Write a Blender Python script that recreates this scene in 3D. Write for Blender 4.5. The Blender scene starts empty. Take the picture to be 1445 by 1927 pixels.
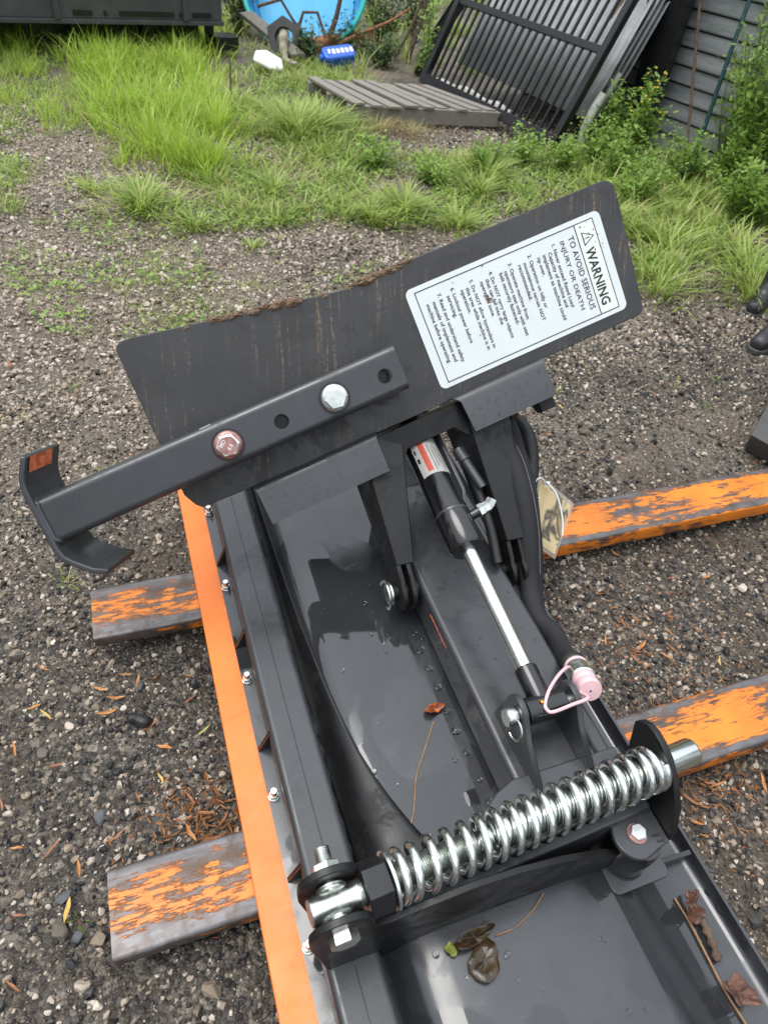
import bpy, bmesh, math, random
import numpy as np
from mathutils import Vector, Matrix, noise
R = math.radians
rnd = random.Random(7)
nrs = np.random.RandomState(11)
scene = bpy.context.scene
col = scene.collection

# ---------------------------------------------------------------- camera, sky, sun, exposure
CAM_H = 1.60
cd = bpy.data.cameras.new('camera')
cam = bpy.data.objects.new('camera', cd); col.objects.link(cam)
cd.sensor_fit = 'HORIZONTAL'; cd.sensor_width = 36.0
cd.lens = 36.0 * 1278.83 / 1445.0
cd.clip_start = 0.02; cd.clip_end = 600
_p, _yaw, _roll = R(44.2432), R(-24.9465), R(8.3925)
_f = Vector((0, math.cos(_p), -math.sin(_p))); _u = Vector((0, math.sin(_p), math.cos(_p))); _r = Vector((1, 0, 0))
_r2 = _r * math.cos(_roll) + _u * math.sin(_roll); _u2 = -_r * math.sin(_roll) + _u * math.cos(_roll)
_M = Matrix((_r2, _u2, -_f)).transposed()
_M = Matrix.Rotation(_yaw, 3, 'Z') @ _M
cam.matrix_world = Matrix.Translation((0, 0, CAM_H)) @ _M.to_4x4()
cd.dof.use_dof = True; cd.dof.focus_distance = 1.42; cd.dof.aperture_fstop = 9.0
scene.camera = cam

SUN_EL, SUN_AZ = 70.0, -70.0        # azimuth: degrees from +Y towards +X
w = bpy.data.worlds.new('World'); scene.world = w; w.use_nodes = True
wn = w.node_tree.nodes; wl = w.node_tree.links
bg = wn['Background']
sky = wn.new('ShaderNodeTexSky'); sky.sky_type = 'NISHITA'; sky.sun_disc = False
sky.sun_elevation = R(SUN_EL); sky.sun_rotation = R(SUN_AZ)
sky.air_density = 1.0; sky.dust_density = 6.0; sky.ozone_density = 1.0
hs = wn.new('ShaderNodeHueSaturation'); hs.inputs['Saturation'].default_value = 0.22
wl.new(sky.outputs[0], hs.inputs['Color'])
cl = wn.new('ShaderNodeMix'); cl.data_type = 'RGBA'; cl.inputs[0].default_value = 0.85      # even white cloud deck over the sky
# a standard overcast sky: brightest overhead, about a third of that at the horizon
wt = wn.new('ShaderNodeTexCoord'); wx = wn.new('ShaderNodeSeparateXYZ'); wl.new(wt.outputs['Generated'], wx.inputs[0])
wr_ = wn.new('ShaderNodeValToRGB'); wl.new(wx.outputs[2], wr_.inputs['Fac'])
wr_.color_ramp.elements[0].color = (.26, .28, .30, 1); wr_.color_ramp.elements[1].color = (.93, 1.0, 1.08, 1)
wv = wn.new('ShaderNodeVectorMath'); wv.operation = 'SCALE'; wv.inputs['Scale'].default_value = 9.5
wl.new(wr_.outputs[0], wv.inputs[0]); wl.new(wv.outputs[0], cl.inputs[7])
wl.new(hs.outputs[0], cl.inputs[6]); wl.new(cl.outputs[2], bg.inputs['Color'])
bg.inputs['Strength'].default_value = 0.13
sd = bpy.data.lights.new('sun', 'SUN'); sd.energy = 1.1; sd.angle = R(35); sd.color = (1.0, 0.96, 0.90)
sun = bpy.data.objects.new('sun', sd); col.objects.link(sun)
_sd = Vector((math.sin(R(SUN_AZ)) * math.cos(R(SUN_EL)), math.cos(R(SUN_AZ)) * math.cos(R(SUN_EL)), math.sin(R(SUN_EL))))
sun.rotation_euler = (-_sd).to_track_quat('-Z', 'Y').to_euler()
vs = scene.view_settings
vs.view_transform = 'Standard'; vs.look = 'None'; vs.gamma = 1.0; vs.exposure = 0.82; vs.use_curve_mapping = False

# ---------------------------------------------------------------- material helpers
class NT:
    def __init__(s, name):
        s.m = bpy.data.materials.new(name); s.m.use_nodes = True
        s.n = s.m.node_tree.nodes; s.l = s.m.node_tree.links
        s.b = s.n['Principled BSDF']; s.out = s.n['Material Output']
        s._tc = None
    def tc(s, kind='Object'):
        if s._tc is None: s._tc = s.n.new('ShaderNodeTexCoord')
        return s._tc.outputs[kind]
    def mapping(s, scale=(1, 1, 1), loc=(0, 0, 0), rot=(0, 0, 0), src=None):
        m = s.n.new('ShaderNodeMapping'); m.inputs['Scale'].default_value = scale
        m.inputs['Location'].default_value = loc; m.inputs['Rotation'].default_value = rot
        s.l.new(src or s.tc(), m.inputs['Vector']); return m.outputs[0]
    def noise(s, scale=5, detail=4, rough=.55, vec=None, dist=0):
        t = s.n.new('ShaderNodeTexNoise'); t.inputs['Scale'].default_value = scale
        t.inputs['Detail'].default_value = detail; t.inputs['Roughness'].default_value = rough
        t.inputs['Distortion'].default_value = dist
        s.l.new(vec or s.tc(), t.inputs['Vector']); return t.outputs['Fac']
    def voronoi(s, scale=20, out='Distance', vec=None, feature='F1', rnd=1.0):
        t = s.n.new('ShaderNodeTexVoronoi'); t.feature = feature; t.inputs['Scale'].default_value = scale
        t.inputs['Randomness'].default_value = rnd
        s.l.new(vec or s.tc(), t.inputs['Vector']); return t.outputs[out]
    def ramp(s, fac, stops, interp='LINEAR'):
        r = s.n.new('ShaderNodeValToRGB'); r.color_ramp.interpolation = interp
        e = r.color_ramp.elements
        while len(e) < len(stops): e.new(0.5)
        for i, (p, c) in enumerate(stops):
            e[i].position = p
            e[i].color = (c, c, c, 1) if isinstance(c, (int, float)) else (*c, 1)
        s.l.new(fac, r.inputs['Fac']); return r.outputs['Color']
    def math(s, op, a, b=0.0, c=None):
        m = s.n.new('ShaderNodeMath'); m.operation = op
        for i, v in enumerate((a, b) if c is None else (a, b, c)):
            if isinstance(v, (int, float)): m.inputs[i].default_value = v
            else: s.l.new(v, m.inputs[i])
        return m.outputs[0]
    def mix(s, fac, a, b, mode='MIX'):
        m = s.n.new('ShaderNodeMix'); m.data_type = 'RGBA'; m.blend_type = mode
        for sock, v in ((m.inputs[0], fac), (m.inputs[6], a), (m.inputs[7], b)):
            if isinstance(v, (int, float)): sock.default_value = v if sock == m.inputs[0] else (v, v, v, 1)
            elif isinstance(v, tuple): sock.default_value = (*v, 1)
            else: s.l.new(v, sock)
        return m.outputs[2]
    def sep(s, src=None):
        x = s.n.new('ShaderNodeSeparateXYZ'); s.l.new(src or s.tc(), x.inputs[0]); return x.outputs
    def set(s, **k):
        for key, v in k.items():
            sock = s.b.inputs[{'color': 'Base Color', 'rough': 'Roughness', 'metal': 'Metallic', 'spec': 'Specular IOR Level',
                               'coat': 'Coat Weight', 'coatrough': 'Coat Roughness', 'trans': 'Transmission Weight', 'ior': 'IOR',
                               'alpha': 'Alpha', 'sheen': 'Sheen Weight'}[key]]
            if isinstance(v, (int, float)): sock.default_value = v
            elif isinstance(v, tuple): sock.default_value = (*v, 1)
            else: s.l.new(v, sock)
        return s
    def bump(s, h, strength=.3, dist=.002):
        b = s.n.new('ShaderNodeBump'); b.inputs['Strength'].default_value = strength; b.inputs['Distance'].default_value = dist
        s.l.new(h, b.inputs['Height']); s.l.new(b.outputs[0], s.b.inputs['Normal']); return s

MAT = {}
def plain(name, color, rough=.5, metal=0.0, var=.25, nscale=30, bump=.0, spec=.5):
    t = NT(name)
    n = t.noise(nscale, 5)
    lo = tuple(c * (1 - var) for c in color); hi = tuple(min(1, c * (1 + var)) for c in color)
    t.set(color=t.ramp(n, [(.3, lo), (.7, hi)]), metal=metal, spec=spec)
    n2 = t.noise(nscale * 2.3, 4)
    t.set(rough=t.ramp(n2, [(.3, max(.02, rough * .8)), (.7, min(1, rough * 1.2))]))
    if bump: t.bump(n2, bump, .002)
    MAT[name] = t.m; return t.m

def charcoal(name, base=(.031, .0325, .036), rough=.29, puddles=False, drips=False, rust=0.0, spec=.72):
    t = NT(name)
    n = t.noise(9, 6, .6); fine = t.noise(240, 3)
    c = t.ramp(n, [(.25, tuple(x * .86 for x in base)), (.75, tuple(x * 1.18 for x in base))])
    specks = t.ramp(t.noise(95, 2, .7), [(.71, 0.0), (.75, 1.0)])
    c = t.mix(t.math('MULTIPLY', specks, .25), c, (.16, .15, .14))
    # pale dust film and scuffs
    dust = t.ramp(t.noise(3.2, 6, .65), [(.45, 0.0), (.8, .16)])
    c = t.mix(dust, c, tuple(x * 3.4 for x in base))
    scr = t.ramp(t.noise(14, 6, .75, t.mapping((1, .12, 1), rot=(0, 0, .5))), [(.64, 0.0), (.72, .32)])
    c = t.mix(scr, c, tuple(x * 3.0 for x in base))
    r = t.ramp(t.noise(16, 5, .6), [(.3, rough * .7), (.7, rough * 1.35)])
    r = t.mix(t.ramp(t.noise(5.5, 6, .7, None, .6), [(.52, 0.0), (.56, .6)]), r, min(.8, rough * 1.9))
    hgt = fine
    if puddles:
        pm = t.ramp(t.noise(4.2, 3, .45, t.mapping((1.2, .8, 1), (1.7, .4, 0)), .35), [(.475, 0.0), (.49, 1.0)])
        r = t.mix(pm, r, .035)
        c = t.mix(t.math('MULTIPLY', pm, .55), c, tuple(x * .62 for x in base))
        hgt = t.math('MULTIPLY', fine, t.math('SUBTRACT', 1.0, pm))
        dirt = t.ramp(t.noise(28, 5, .7), [(.6, 0.0), (.74, .5)])
        c = t.mix(t.math('MULTIPLY', dirt, .35), c, (.09, .075, .05))
    if drips:
        # thin muddy runs, long in the vertical direction
        def dot(vec):
            q = t.n.new('ShaderNodeVectorMath'); q.operation = 'DOT_PRODUCT'; q.inputs[1].default_value = vec; t.l.new(t.tc(), q.inputs[0]); return q.outputs['Value']
        cmb = t.n.new('ShaderNodeCombineXYZ')
        t.l.new(t.math('MULTIPLY', dot((.989, -.148, 0.0)), 62.0), cmb.inputs[0]); t.l.new(t.math('MULTIPLY', dot((-.083, -.560, -.824)), 3.0), cmb.inputs[1]); dv = cmb.outputs[0]
        d1 = t.ramp(t.noise(1.0, 6, .72, dv, 1.3), [(.565, 0.0), (.65, 1.0)])
        brk = t.ramp(t.noise(110, 4, .75), [(.44, 0.0), (.58, 1.0)])
        big = t.ramp(t.noise(4.6, 3, .6), [(.40, 0.0), (.54, 1.0)])
        dm = t.math('MULTIPLY', t.math('MULTIPLY', d1, brk), big)
        c = t.mix(t.math('MULTIPLY', dm, .8), c, (.24, .16, .095))
        r = t.mix(dm, r, .75)
    if rust:
        rm = t.ramp(t.noise(37, 5, .7), [(.66, 0.0), (.72, rust)])
        c = t.mix(rm, c, (.16, .05, .02)); r = t.mix(rm, r, .8)
    t.set(color=c, rough=r, spec=spec).bump(hgt, .10, .0006)
    MAT[name] = t.m; return t.m

charcoal('paint')
charcoal('paint_skin', base=(.029, .0305, .034), rough=.20, puddles=True, spec=.8)
charcoal('paint_plate', base=(.030, .030, .031), rough=.42, drips=True, spec=.5)
charcoal('paint_shaded', base=(.009, .009, .0095), rough=.38, spec=.4)  # charcoal paint with the shade behind the mount plate put into its colour
charcoal('paint_rusty', base=(.024, .024, .025), rough=.4, rust=.6)
t = NT('black_gloss'); t.set(color=(.008, .008, .009), rough=t.ramp(t.noise(20, 4), [(.3, .10), (.7, .22)]), spec=.5, coat=.4, coatrough=.08); MAT['black_gloss'] = t.m

t = NT('cutting_edge_orange')
n = t.noise(6, 6, .6); c = t.ramp(n, [(.3, (.76, .175, .026)), (.7, (.86, .215, .040))])
streak = t.ramp(t.noise(7, 5, .6, t.mapping((.6, 3.2, 1), rot=(0, 0, .35)), .5), [(.58, 0.0), (.66, .28)])
c = t.mix(streak, c, (.58, .115, .018))
sp = t.ramp(t.noise(60, 3, .6), [(.70, 0.0), (.74, .8)]); c = t.mix(sp, c, (.22, .07, .02))
gr_ = t.ramp(t.noise(11, 6, .72), [(.52, 0.0), (.75, .38)]); c = t.mix(gr_, c, (.36, .10, .03))
sc_ = t.ramp(t.noise(1, 5, .7, t.mapping((30, 4, 1), rot=(0, 0, .2))), [(.68, 0.0), (.71, .5)]); c = t.mix(sc_, c, (.9, .42, .2))
t.set(color=c, rough=t.ramp(t.noise(25, 4), [(.3, .32), (.7, .5)]), spec=.4).bump(t.noise(120, 3), .06, .001); MAT['edge_orange'] = t.m

def fork_paint(name, yc):
    t = NT(name)
    x, y, z = t.sep()[0:3]
    grain = t.noise(1.0, 7, .68, t.mapping((5, 30, 30)), .35)
    fine = t.noise(1.0, 6, .7, t.mapping((22, 120, 60)), .2)
    blot = t.noise(7, 5, .65)
    # wear: high at the tip (x < 0.3), along both long edges, patchy elsewhere
    tip = t.ramp(t.math('MULTIPLY', t.math('ADD', x, .03), .9), [(.0, .070), (.16, .035), (.30, .035), (.40, .065), (.75, -.075), (1.0, -.10)])
    edge = t.math('ABSOLUTE', t.math('SUBTRACT', y, yc))
    ew = t.ramp(edge, [(.046, 0.0), (.070, .15), (.079, .13), (.083, .0)])
    q = t.math('ADD', t.math('ADD', t.math('MULTIPLY', grain, .55), t.math('MULTIPLY', blot, .45)), t.math('MULTIPLY', t.math('SUBTRACT', fine, .5), .50))
    hair = t.noise(1.0, 5, .75, t.mapping((3, 260, 120)), .1)
    q = t.math('ADD', q, t.math('MULTIPLY', t.math('SUBTRACT', hair, .5), .18))
    q = t.math('ADD', t.math('ADD', q, tip), ew)
    m = t.ramp(q, [(.535, 0.0), (.575, 1.0)])
    rim = t.ramp(q, [(.50, 0.0), (.545, .85), (.575, .5), (.64, 0.0)])
    steel = t.ramp(t.noise(1, 6, .7, t.mapping((8, 40, 30))), [(.25, (.075, .062, .058)), (.5, (.15, .145, .15)), (.8, (.23, .225, .23))])
    orange = t.ramp(t.noise(9, 5), [(.3, (.66, .17, .012)), (.7, (.80, .235, .018))])
    dirt = t.ramp(t.noise(1, 6, .72, t.mapping((10, 55, 25))), [(.6, 0.0), (.74, .55)])
    orange = t.mix(dirt, orange, (.10, .05, .02))
    rusty = t.ramp(t.noise(14, 5, .7), [(.48, 0.0), (.66, .8)])
    steel = t.mix(rusty, steel, (.085, .055, .038))
    c = t.mix(m, orange, steel)
    c = t.mix(t.math('MULTIPLY', rim, .7), c, (.13, .055, .02))
    t.set(color=c, rough=t.mix(m, .36, .42), metal=t.math('MULTIPLY', m, .55), spec=.5)
    t.bump(t.math('ADD', t.math('MULTIPLY', m, -1.0), t.math('MULTIPLY', fine, .5)), .5, .0012)
    MAT[name] = t.m; return t.m
fork_paint('fork_near', 0.0); fork_paint('fork_far', 0.0)

t = NT('chrome'); t.set(color=t.ramp(t.noise(14, 5), [(.3, (.66, .68, .66)), (.7, (.82, .84, .82))]), metal=1.0, rough=t.ramp(t.noise(40, 5, .7), [(.35, .10), (.7, .24)])); MAT['chrome'] = t.m
t = NT('zinc'); t.set(color=t.ramp(t.noise(50, 5), [(.3, (.58, .61, .58)), (.7, (.80, .82, .78))]), metal=1.0, rough=t.ramp(t.noise(90, 4), [(.3, .22), (.7, .42)])); MAT['zinc'] = t.m
plain('reddish_metal', (.42, .22, .20), .42, .7, .3, 90)  # reddish metal; the flange bolt's pinkish reflection is put into its colour
plain('rust', (.20, .075, .03), .85, 0, .5, 60, .4)
plain('sticker_white', (.66, .70, .70), .22, 0, .03, 12)
plain('sticker_header', (.72, .77, .72), .22, 0, .03, 12)
plain('ink', (.012, .012, .013), .4, 0, .2, 20)
plain('label_grey', (.36, .35, .33), .4, 0, .1, 60)
plain('label_red', (.42, .05, .02), .4, 0, .1, 60)
plain('pink_plastic', (.72, .47, .49), .42, 0, .06, 30)
t = NT('hose_sleeve'); wv = t.noise(1, 3, .5, t.mapping((900, 900, 300))); t.set(color=t.ramp(wv, [(.3, (.012, .012, .013)), (.7, (.032, .032, .036))]), rough=.72, spec=.3).bump(wv, .4, .001); MAT['hose'] = t.m
plain('rubber', (.014, .014, .015), .5, 0, .3, 40)
plain('stitch', (.34, .30, .34), .7, 0, .2, 40)
plain('brass', (.55, .30, .08), .3, 1.0, .2, 50)
plain('white_plastic', (.75, .75, .73), .35, 0, .05, 30)
plain('mud', (.15, .095, .058), .9, 0, .4, 120, .8)
plain('worn_orange', (.50, .13, .05), .6, 0, .5, 90, .3)
t = NT('clear_pouch'); t.set(color=(.86, .84, .78), trans=.85, rough=.12, ior=1.3); MAT['pouch'] = t.m
t = NT('card'); x, y, z = t.sep()[0:3]
c = t.ramp(t.noise(6, 3, .5, t.mapping((1, 1, 1)), 1.2), [(.35, (.42, .31, .14)), (.47, (.55, .44, .24)), (.5, (.05, .045, .04)), (.56, (.42, .30, .14)), (.68, (.62, .52, .34))]); t.set(color=c, rough=.35); MAT['card'] = t.m
t = NT('water'); t.set(color=(1, 1, 1), trans=1.0, rough=0.0, ior=1.33); MAT['water'] = t.m

# ground: dark wet grit between the stones, mossy further away
t = NT('ground_grit')
vv = t.voronoi(130, 'Color'); vd = t.voronoi(130, 'Distance'); vv2 = t.voronoi(62, 'Color'); vd2 = t.voronoi(62, 'Distance')
g = t.ramp(t.sep(vv)[0], [(.0, (.022, .020, .019)), (.45, (.050, .046, .042)), (.72, (.10, .088, .074)), (.92, (.24, .21, .17)), (1, (.34, .31, .26))])
g2 = t.ramp(t.sep(vv2)[1], [(.0, (.024, .022, .021)), (.5, (.055, .050, .045)), (.8, (.14, .12, .10)), (1, (.32, .29, .24))])
c = t.mix(t.ramp(t.noise(30, 3), [(.42, 0.0), (.58, 1.0)]), g, g2)
soil = t.ramp(t.noise(1.3, 6, .6), [(.36, .12), (.64, .8)])
c = t.mix(soil, c, t.ramp(t.noise(40, 5, .7), [(.3, (.028, .020, .014)), (.7, (.10, .070, .045))]))
moss = t.ramp(t.noise(2.1, 6, .65, t.mapping((1, 1, 1), (3.1, 1.7, 0))), [(.50, 0.0), (.68, .55)])
yy = t.ramp(t.math('MULTIPLY', t.sep()[1], .1), [(.17, 0.0), (.36, 1.0)])
c = t.mix(t.math('MULTIPLY', moss, yy), c, t.ramp(t.noise(60, 4), [(.3, (.045, .06, .015)), (.7, (.12, .13, .04))]))
pale = t.ramp(t.noise(1.6, 5, .6, t.mapping((1, 1, 1), (7, 2, 0))), [(.36, 0.0), (.58, .6)])
c = t.mix(t.math('MULTIPLY', pale, t.ramp(t.math('MULTIPLY', t.sep()[1], .1), [(.10, 0.0), (.24, 1.0)])), c, t.ramp(t.sep(vv)[2], [(0, (.10, .08, .06)), (.6, (.24, .19, .14)), (1, (.44, .38, .31))]))
t.set(color=c, rough=t.ramp(t.noise(18, 4), [(.3, .35), (.7, .8)]), spec=.4)
t.bump(t.math('ADD', t.math('MULTIPLY', vd, -1.0), t.math('MULTIPLY', vd2, -1.6)), .9, .006); MAT['ground'] = t.m

t = NT('gravel_stone')
at = t.n.new('ShaderNodeAttribute'); at.attribute_type = 'INSTANCER'; at.attribute_name = 'tone'
base = t.ramp(at.outputs['Fac'], [(0, (.016, .016, .017)), (.25, (.045, .043, .043)), (.50, (.115, .097, .083)), (.62, (.22, .17, .125)), (.78, (.36, .285, .215)), (.92, (.50, .42, .34)), (1, (.62, .56, .48))])
c = t.mix(t.ramp(t.noise(55, 5, .7), [(.35, 0.0), (.75, .55)]), base, t.mix(.5, base, (.02, .018, .016)))
t.set(color=c, rough=t.ramp(t.noise(30, 3), [(.3, .3), (.7, .7)]), spec=.45).bump(t.noise(160, 4), .35, .0012); MAT['stone'] = t.m

def leafmat(name, cols, trans=.3, rough=.45):
    t = NT(name)
    geo = t.n.new('ShaderNodeNewGeometry')
    c = t.ramp(geo.outputs['Random Per Island'], [(i / (len(cols) - 1), k) for i, k in enumerate(cols)])
    c = t.mix(t.ramp(t.noise(8, 3), [(.35, 0.0), (.75, .4)]), c, t.mix(.6, c, (.02, .03, .008)))
    t.set(color=c, rough=rough, spec=.35)
    if trans:
        tr = t.n.new('ShaderNodeBsdfTranslucent'); t.l.new(c, tr.inputs['Color'])
        mx = t.n.new('ShaderNodeMixShader'); mx.inputs[0].default_value = trans
        t.l.new(t.b.outputs[0], mx.inputs[1]); t.l.new(tr.outputs[0], mx.inputs[2]); t.l.new(mx.outputs[0], t.out.inputs['Surface'])
    MAT[name] = t.m; return t.m
leafmat('grass_bright', [(.30, .47, .045), (.44, .62, .08), (.55, .69, .13), (.37, .55, .06), (.66, .68, .21)], .5, .32)
leafmat('grass', [(.21, .33, .06), (.34, .48, .10), (.47, .59, .15), (.60, .60, .25), (.27, .40, .075)], .45, .34)
leafmat('grass_dry', [(.40, .33, .15), (.50, .42, .20), (.36, .34, .12)], .3, .6)
leafmat('weed_leaf', [(.17, .30, .055), (.28, .44, .085), (.42, .58, .14), (.23, .37, .07)], .45, .36)
leafmat('dark_leaf', [(.025, .055, .014), (.045, .085, .02), (.07, .12, .03)], .3)
leafmat('blue_leaf', [(.05, .09, .035), (.09, .14, .05), (.14, .19, .07)], .3)
leafmat('litter', [(.17, .06, .02), (.34, .12, .03), (.44, .20, .06), (.22, .09, .04), (.10, .05, .03)], .15, .6)
leafmat('leaf_green', [(.30, .38, .06), (.40, .42, .10)], .3)
plain('stem_green', (.10, .14, .04), .6, 0, .4, 40)
plain('bark', (.11, .07, .05), .85, 0, .5, 40, .8)
plain('bark_orange', (.30, .13, .06), .85, 0, .5, 30, .8)
plain('bark_grey', (.20, .17, .14), .85, 0, .4, 40, .8)
plain('pale_wood', (.62, .60, .55), .7, 0, .15, 30, .3)
t = NT('weathered_wood'); g = t.noise(1, 6, .65, t.mapping((6, 6, 60)), .4); g = t.noise(1, 6, .65, t.mapping((40, 40, 40), src=t.tc('Generated')), .4)
t.set(color=t.ramp(g, [(.3, (.13, .115, .10)), (.7, (.32, .29, .255))]), rough=.8).bump(g, .5, .004); MAT['old_wood'] = t.m
plain('brown_wood', (.20, .13, .08), .8, 0, .35, 25, .4)
plain('black_metal', (.012, .012, .014), .32, 0, .3, 15)
plain('bucket_paint', (.065, .067, .072), .5, 0, .2, 6)
t = NT('galvanised'); c = t.ramp(t.noise(1, 6, .65, t.mapping((2, 2, 14))), [(.3, (.17, .185, .19)), (.7, (.36, .375, .38))]); t.set(color=c, rough=.45, metal=.25); MAT['siding'] = t.m
plain('roof_sheet', (.34, .35, .36), .5, .2, .2, 8)
plain('pool_blue', (.03, .30, .62), .35, 0, .12, 6)
plain('pool_floor', (.06, .42, .72), .35, 0, .12, 6)
plain('pool_teal', (.02, .42, .40), .35, 0, .12, 6)
plain('bottle_blue', (.02, .11, .55), .3, 0, .1, 10)
plain('white_foam', (.78, .78, .74), .6, 0, .08, 20)
plain('teal_tool', (.005, .045, .050), .35, 0, .2, 10)
plain('boot_black', (.022, .022, .024), .42, 0, .4, 18, .3)
plain('boot_sole', (.06, .06, .062), .6, 0, .2, 30)
plain('slab_grey', (.07, .068, .066), .6, 0, .2, 20, .2)
plain('rag', (.34, .30, .24), .9, 0, .4, 25, .5)
plain('wet_leaf', (.045, .028, .014), .18, 0, .5, 70, .5)
plain('brown_leaf', (.10, .045, .03), .5, 0, .5, 50, .5)
plain('orange_leaf', (.30, .07, .015), .35, 0, .7, 45, .5)
plain('twig', (.28, .15, .07), .6, 0, .3, 60)
plain('yellow_petal', (.62, .45, .05), .6, 0, .2, 20)

# ---------------------------------------------------------------- mesh helpers
ORG = {}
def V(*a): return Vector(a)
class MB:
    def __init__(s): s.v = []; s.f = []
    def add(s, vs, fs):
        o = len(s.v); s.v += [tuple(p) for p in vs]; s.f += [tuple(i + o for i in f) for f in fs]; return s
    def box(s, c, size, rot=None):
        c = Vector(c); hx, hy, hz = (q / 2 for q in size)
        vs = [Vector((x * hx, y * hy, z * hz)) for x in (-1, 1) for y in (-1, 1) for z in (-1, 1)]
        if rot is not None: vs = [rot @ p for p in vs]
        return s.add([c + p for p in vs], [(0, 1, 3, 2), (4, 6, 7, 5), (0, 4, 5, 1), (2, 3, 7, 6), (0, 2, 6, 4), (1, 5, 7, 3)])
    def box2(s, lo, hi):
        return s.box([(a + b) / 2 for a, b in zip(lo, hi)], [b - a for a, b in zip(lo, hi)])
    def prism(s, poly, o, ex, ey, ez, d0, d1):
        o, ex, ey, ez = Vector(o), Vector(ex), Vector(ey), Vector(ez)
        n = len(poly)
        A = [o + ex * p[0] + ey * p[1] + ez * d0 for p in poly]; B = [o + ex * p[0] + ey * p[1] + ez * d1 for p in poly]
        fs = [tuple(range(n))[::-1], tuple(range(n, 2 * n))] + [(i, (i + 1) % n, n + (i + 1) % n, n + i) for i in range(n)]
        return s.add(A + B, fs)
    def strip(s, prof, o, ex, ey, ez, d0, d1, th):
        # an open profile thickened by th (to the right-hand side of travel), extruded along ez
        o, ex, ey, ez = Vector(o), Vector(ex), Vector(ey), Vector(ez)
        off = []
        for i, p in enumerate(prof):
            a = Vector(prof[max(i - 1, 0)]); b = Vector(prof[min(i + 1, len(prof) - 1)])
            t = (b - a).normalized(); off.append((p[0] + t.y * th, p[1] - t.x * th))
        n = len(prof); P = list(prof) + off; vs = []
        for dd in (d0, d1): vs += [o + ex * p[0] + ey * p[1] + ez * dd for p in P]
        fs = []
        for i in range(n - 1):
            fs += [(i, i + 1, 2 * n + i + 1, 2 * n + i), (n + i, 3 * n + i, 3 * n + i + 1, n + i + 1),
                   (i, n + i, n + i + 1, i + 1), (2 * n + i, 2 * n + i + 1, 3 * n + i + 1, 3 * n + i)]
        fs += [(0, 2 * n, 3 * n, n), (n - 1, 2 * n - 1, 4 * n - 1, 3 * n - 1)]
        return s.add(vs, fs)
    def tube(s, path, r, seg=12, caps=True, flat=None):
        path = [Vector(p) for p in path]; n = len(path)
        rr = r if isinstance(r, (list, tuple)) else [r] * n
        up = None; vs = []
        for i, p in enumerate(path):
            t = (path[min(i + 1, n - 1)] - path[max(i - 1, 0)]).normalized()
            if up is None:
                up = t.orthogonal().normalized()
            up = (up - t * up.dot(t)); up = up.normalized() if up.length > 1e-6 else t.orthogonal().normalized()
            bi = t.cross(up)
            for k in range(seg):
                a = 2 * math.pi * k / seg
                vs.append(p + (up * math.cos(a) + bi * math.sin(a)) * rr[i])
        fs = [(i * seg + k, i * seg + (k + 1) % seg, (i + 1) * seg + (k + 1) % seg, (i + 1) * seg + k) for i in range(n - 1) for k in range(seg)]
        if caps: fs += [tuple(range(seg))[::-1], tuple((n - 1) * seg + k for k in range(seg))]
        return s.add(vs, fs)
    def lathe(s, prof, o, ax, seg=24, closed=True):
        o = Vector(o); ax = Vector(ax).normalized(); e1 = ax.orthogonal().normalized(); e2 = ax.cross(e1); n = len(prof); vs = []
        for (r, h) in prof:
            for k in range(seg):
                a = 2 * math.pi * k / seg; vs.append(o + ax * h + (e1 * math.cos(a) + e2 * math.sin(a)) * r)
        fs = [(i * seg + k, i * seg + (k + 1) % seg, (i + 1) * seg + (k + 1) % seg, (i + 1) * seg + k) for i in range(n - 1) for k in range(seg)]
        if closed: fs += [tuple(range(seg))[::-1], tuple((n - 1) * seg + k for k in range(seg))]
        return s.add(vs, fs)
    def hexa(s, o, ax, r, h, rot=0.0, cham=.12):
        o = Vector(o); ax = Vector(ax).normalized(); e1 = ax.orthogonal().normalized(); e2 = ax.cross(e1)
        P = lambda rr, hh: [o + ax * hh + (e1 * math.cos(rot + k * math.pi / 3) + e2 * math.sin(rot + k * math.pi / 3)) * rr for k in range(6)]
        vs = P(r, 0) + P(r, h * (1 - cham)) + P(r * .88, h)
        fs = [tuple(range(6))[::-1], tuple(range(12, 18))] + [(j * 6 + k, j * 6 + (k + 1) % 6, j * 6 + 6 + (k + 1) % 6, j * 6 + 6 + k) for j in (0, 1) for k in range(6)]
        return s.add(vs, fs)
    def build(s, name, mat, parent=None, origin=None, sharp=35, bevel=0.0, bseg=2, smooth=True):
        if parent is not None: o = ORG[parent.name]
        else: o = Vector(origin) if origin is not None else Vector((0, 0, 0))
        me = bpy.data.meshes.new(name)
        me.from_pydata([tuple(Vector(p) - o) for p in s.v], [], s.f); me.update()
        bm = bmesh.new(); bm.from_mesh(me); bmesh.ops.recalc_face_normals(bm, faces=bm.faces); bm.to_mesh(me); bm.free()
        if smooth:
            me.polygons.foreach_set('use_smooth', [True] * len(me.polygons)); me.set_sharp_from_angle(angle=R(sharp))
        me.materials.append(MAT[mat] if isinstance(mat, str) else mat)
        ob = bpy.data.objects.new(name, me); col.objects.link(ob)
        if parent is not None: ob.parent = parent
        else: ob.location = o
        ORG[ob.name] = o
        if bevel:
            b = ob.modifiers.new('bevel', 'BEVEL'); b.width = bevel; b.segments = bseg; b.limit_method = 'ANGLE'; b.angle_limit = R(40); b.harden_normals = False
        return ob
def wnorm(o):
    q = o.modifiers.new('normals', 'WEIGHTED_NORMAL'); q.keep_sharp = True; q.weight = 100; return o
def tag(o, label=None, cat=None, group=None, kind=None):
    if label: o['label'] = label
    if cat: o['category'] = cat
    if group: o['group'] = group
    if kind or cat: o['kind'] = kind or 'thing'
    return o
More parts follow.
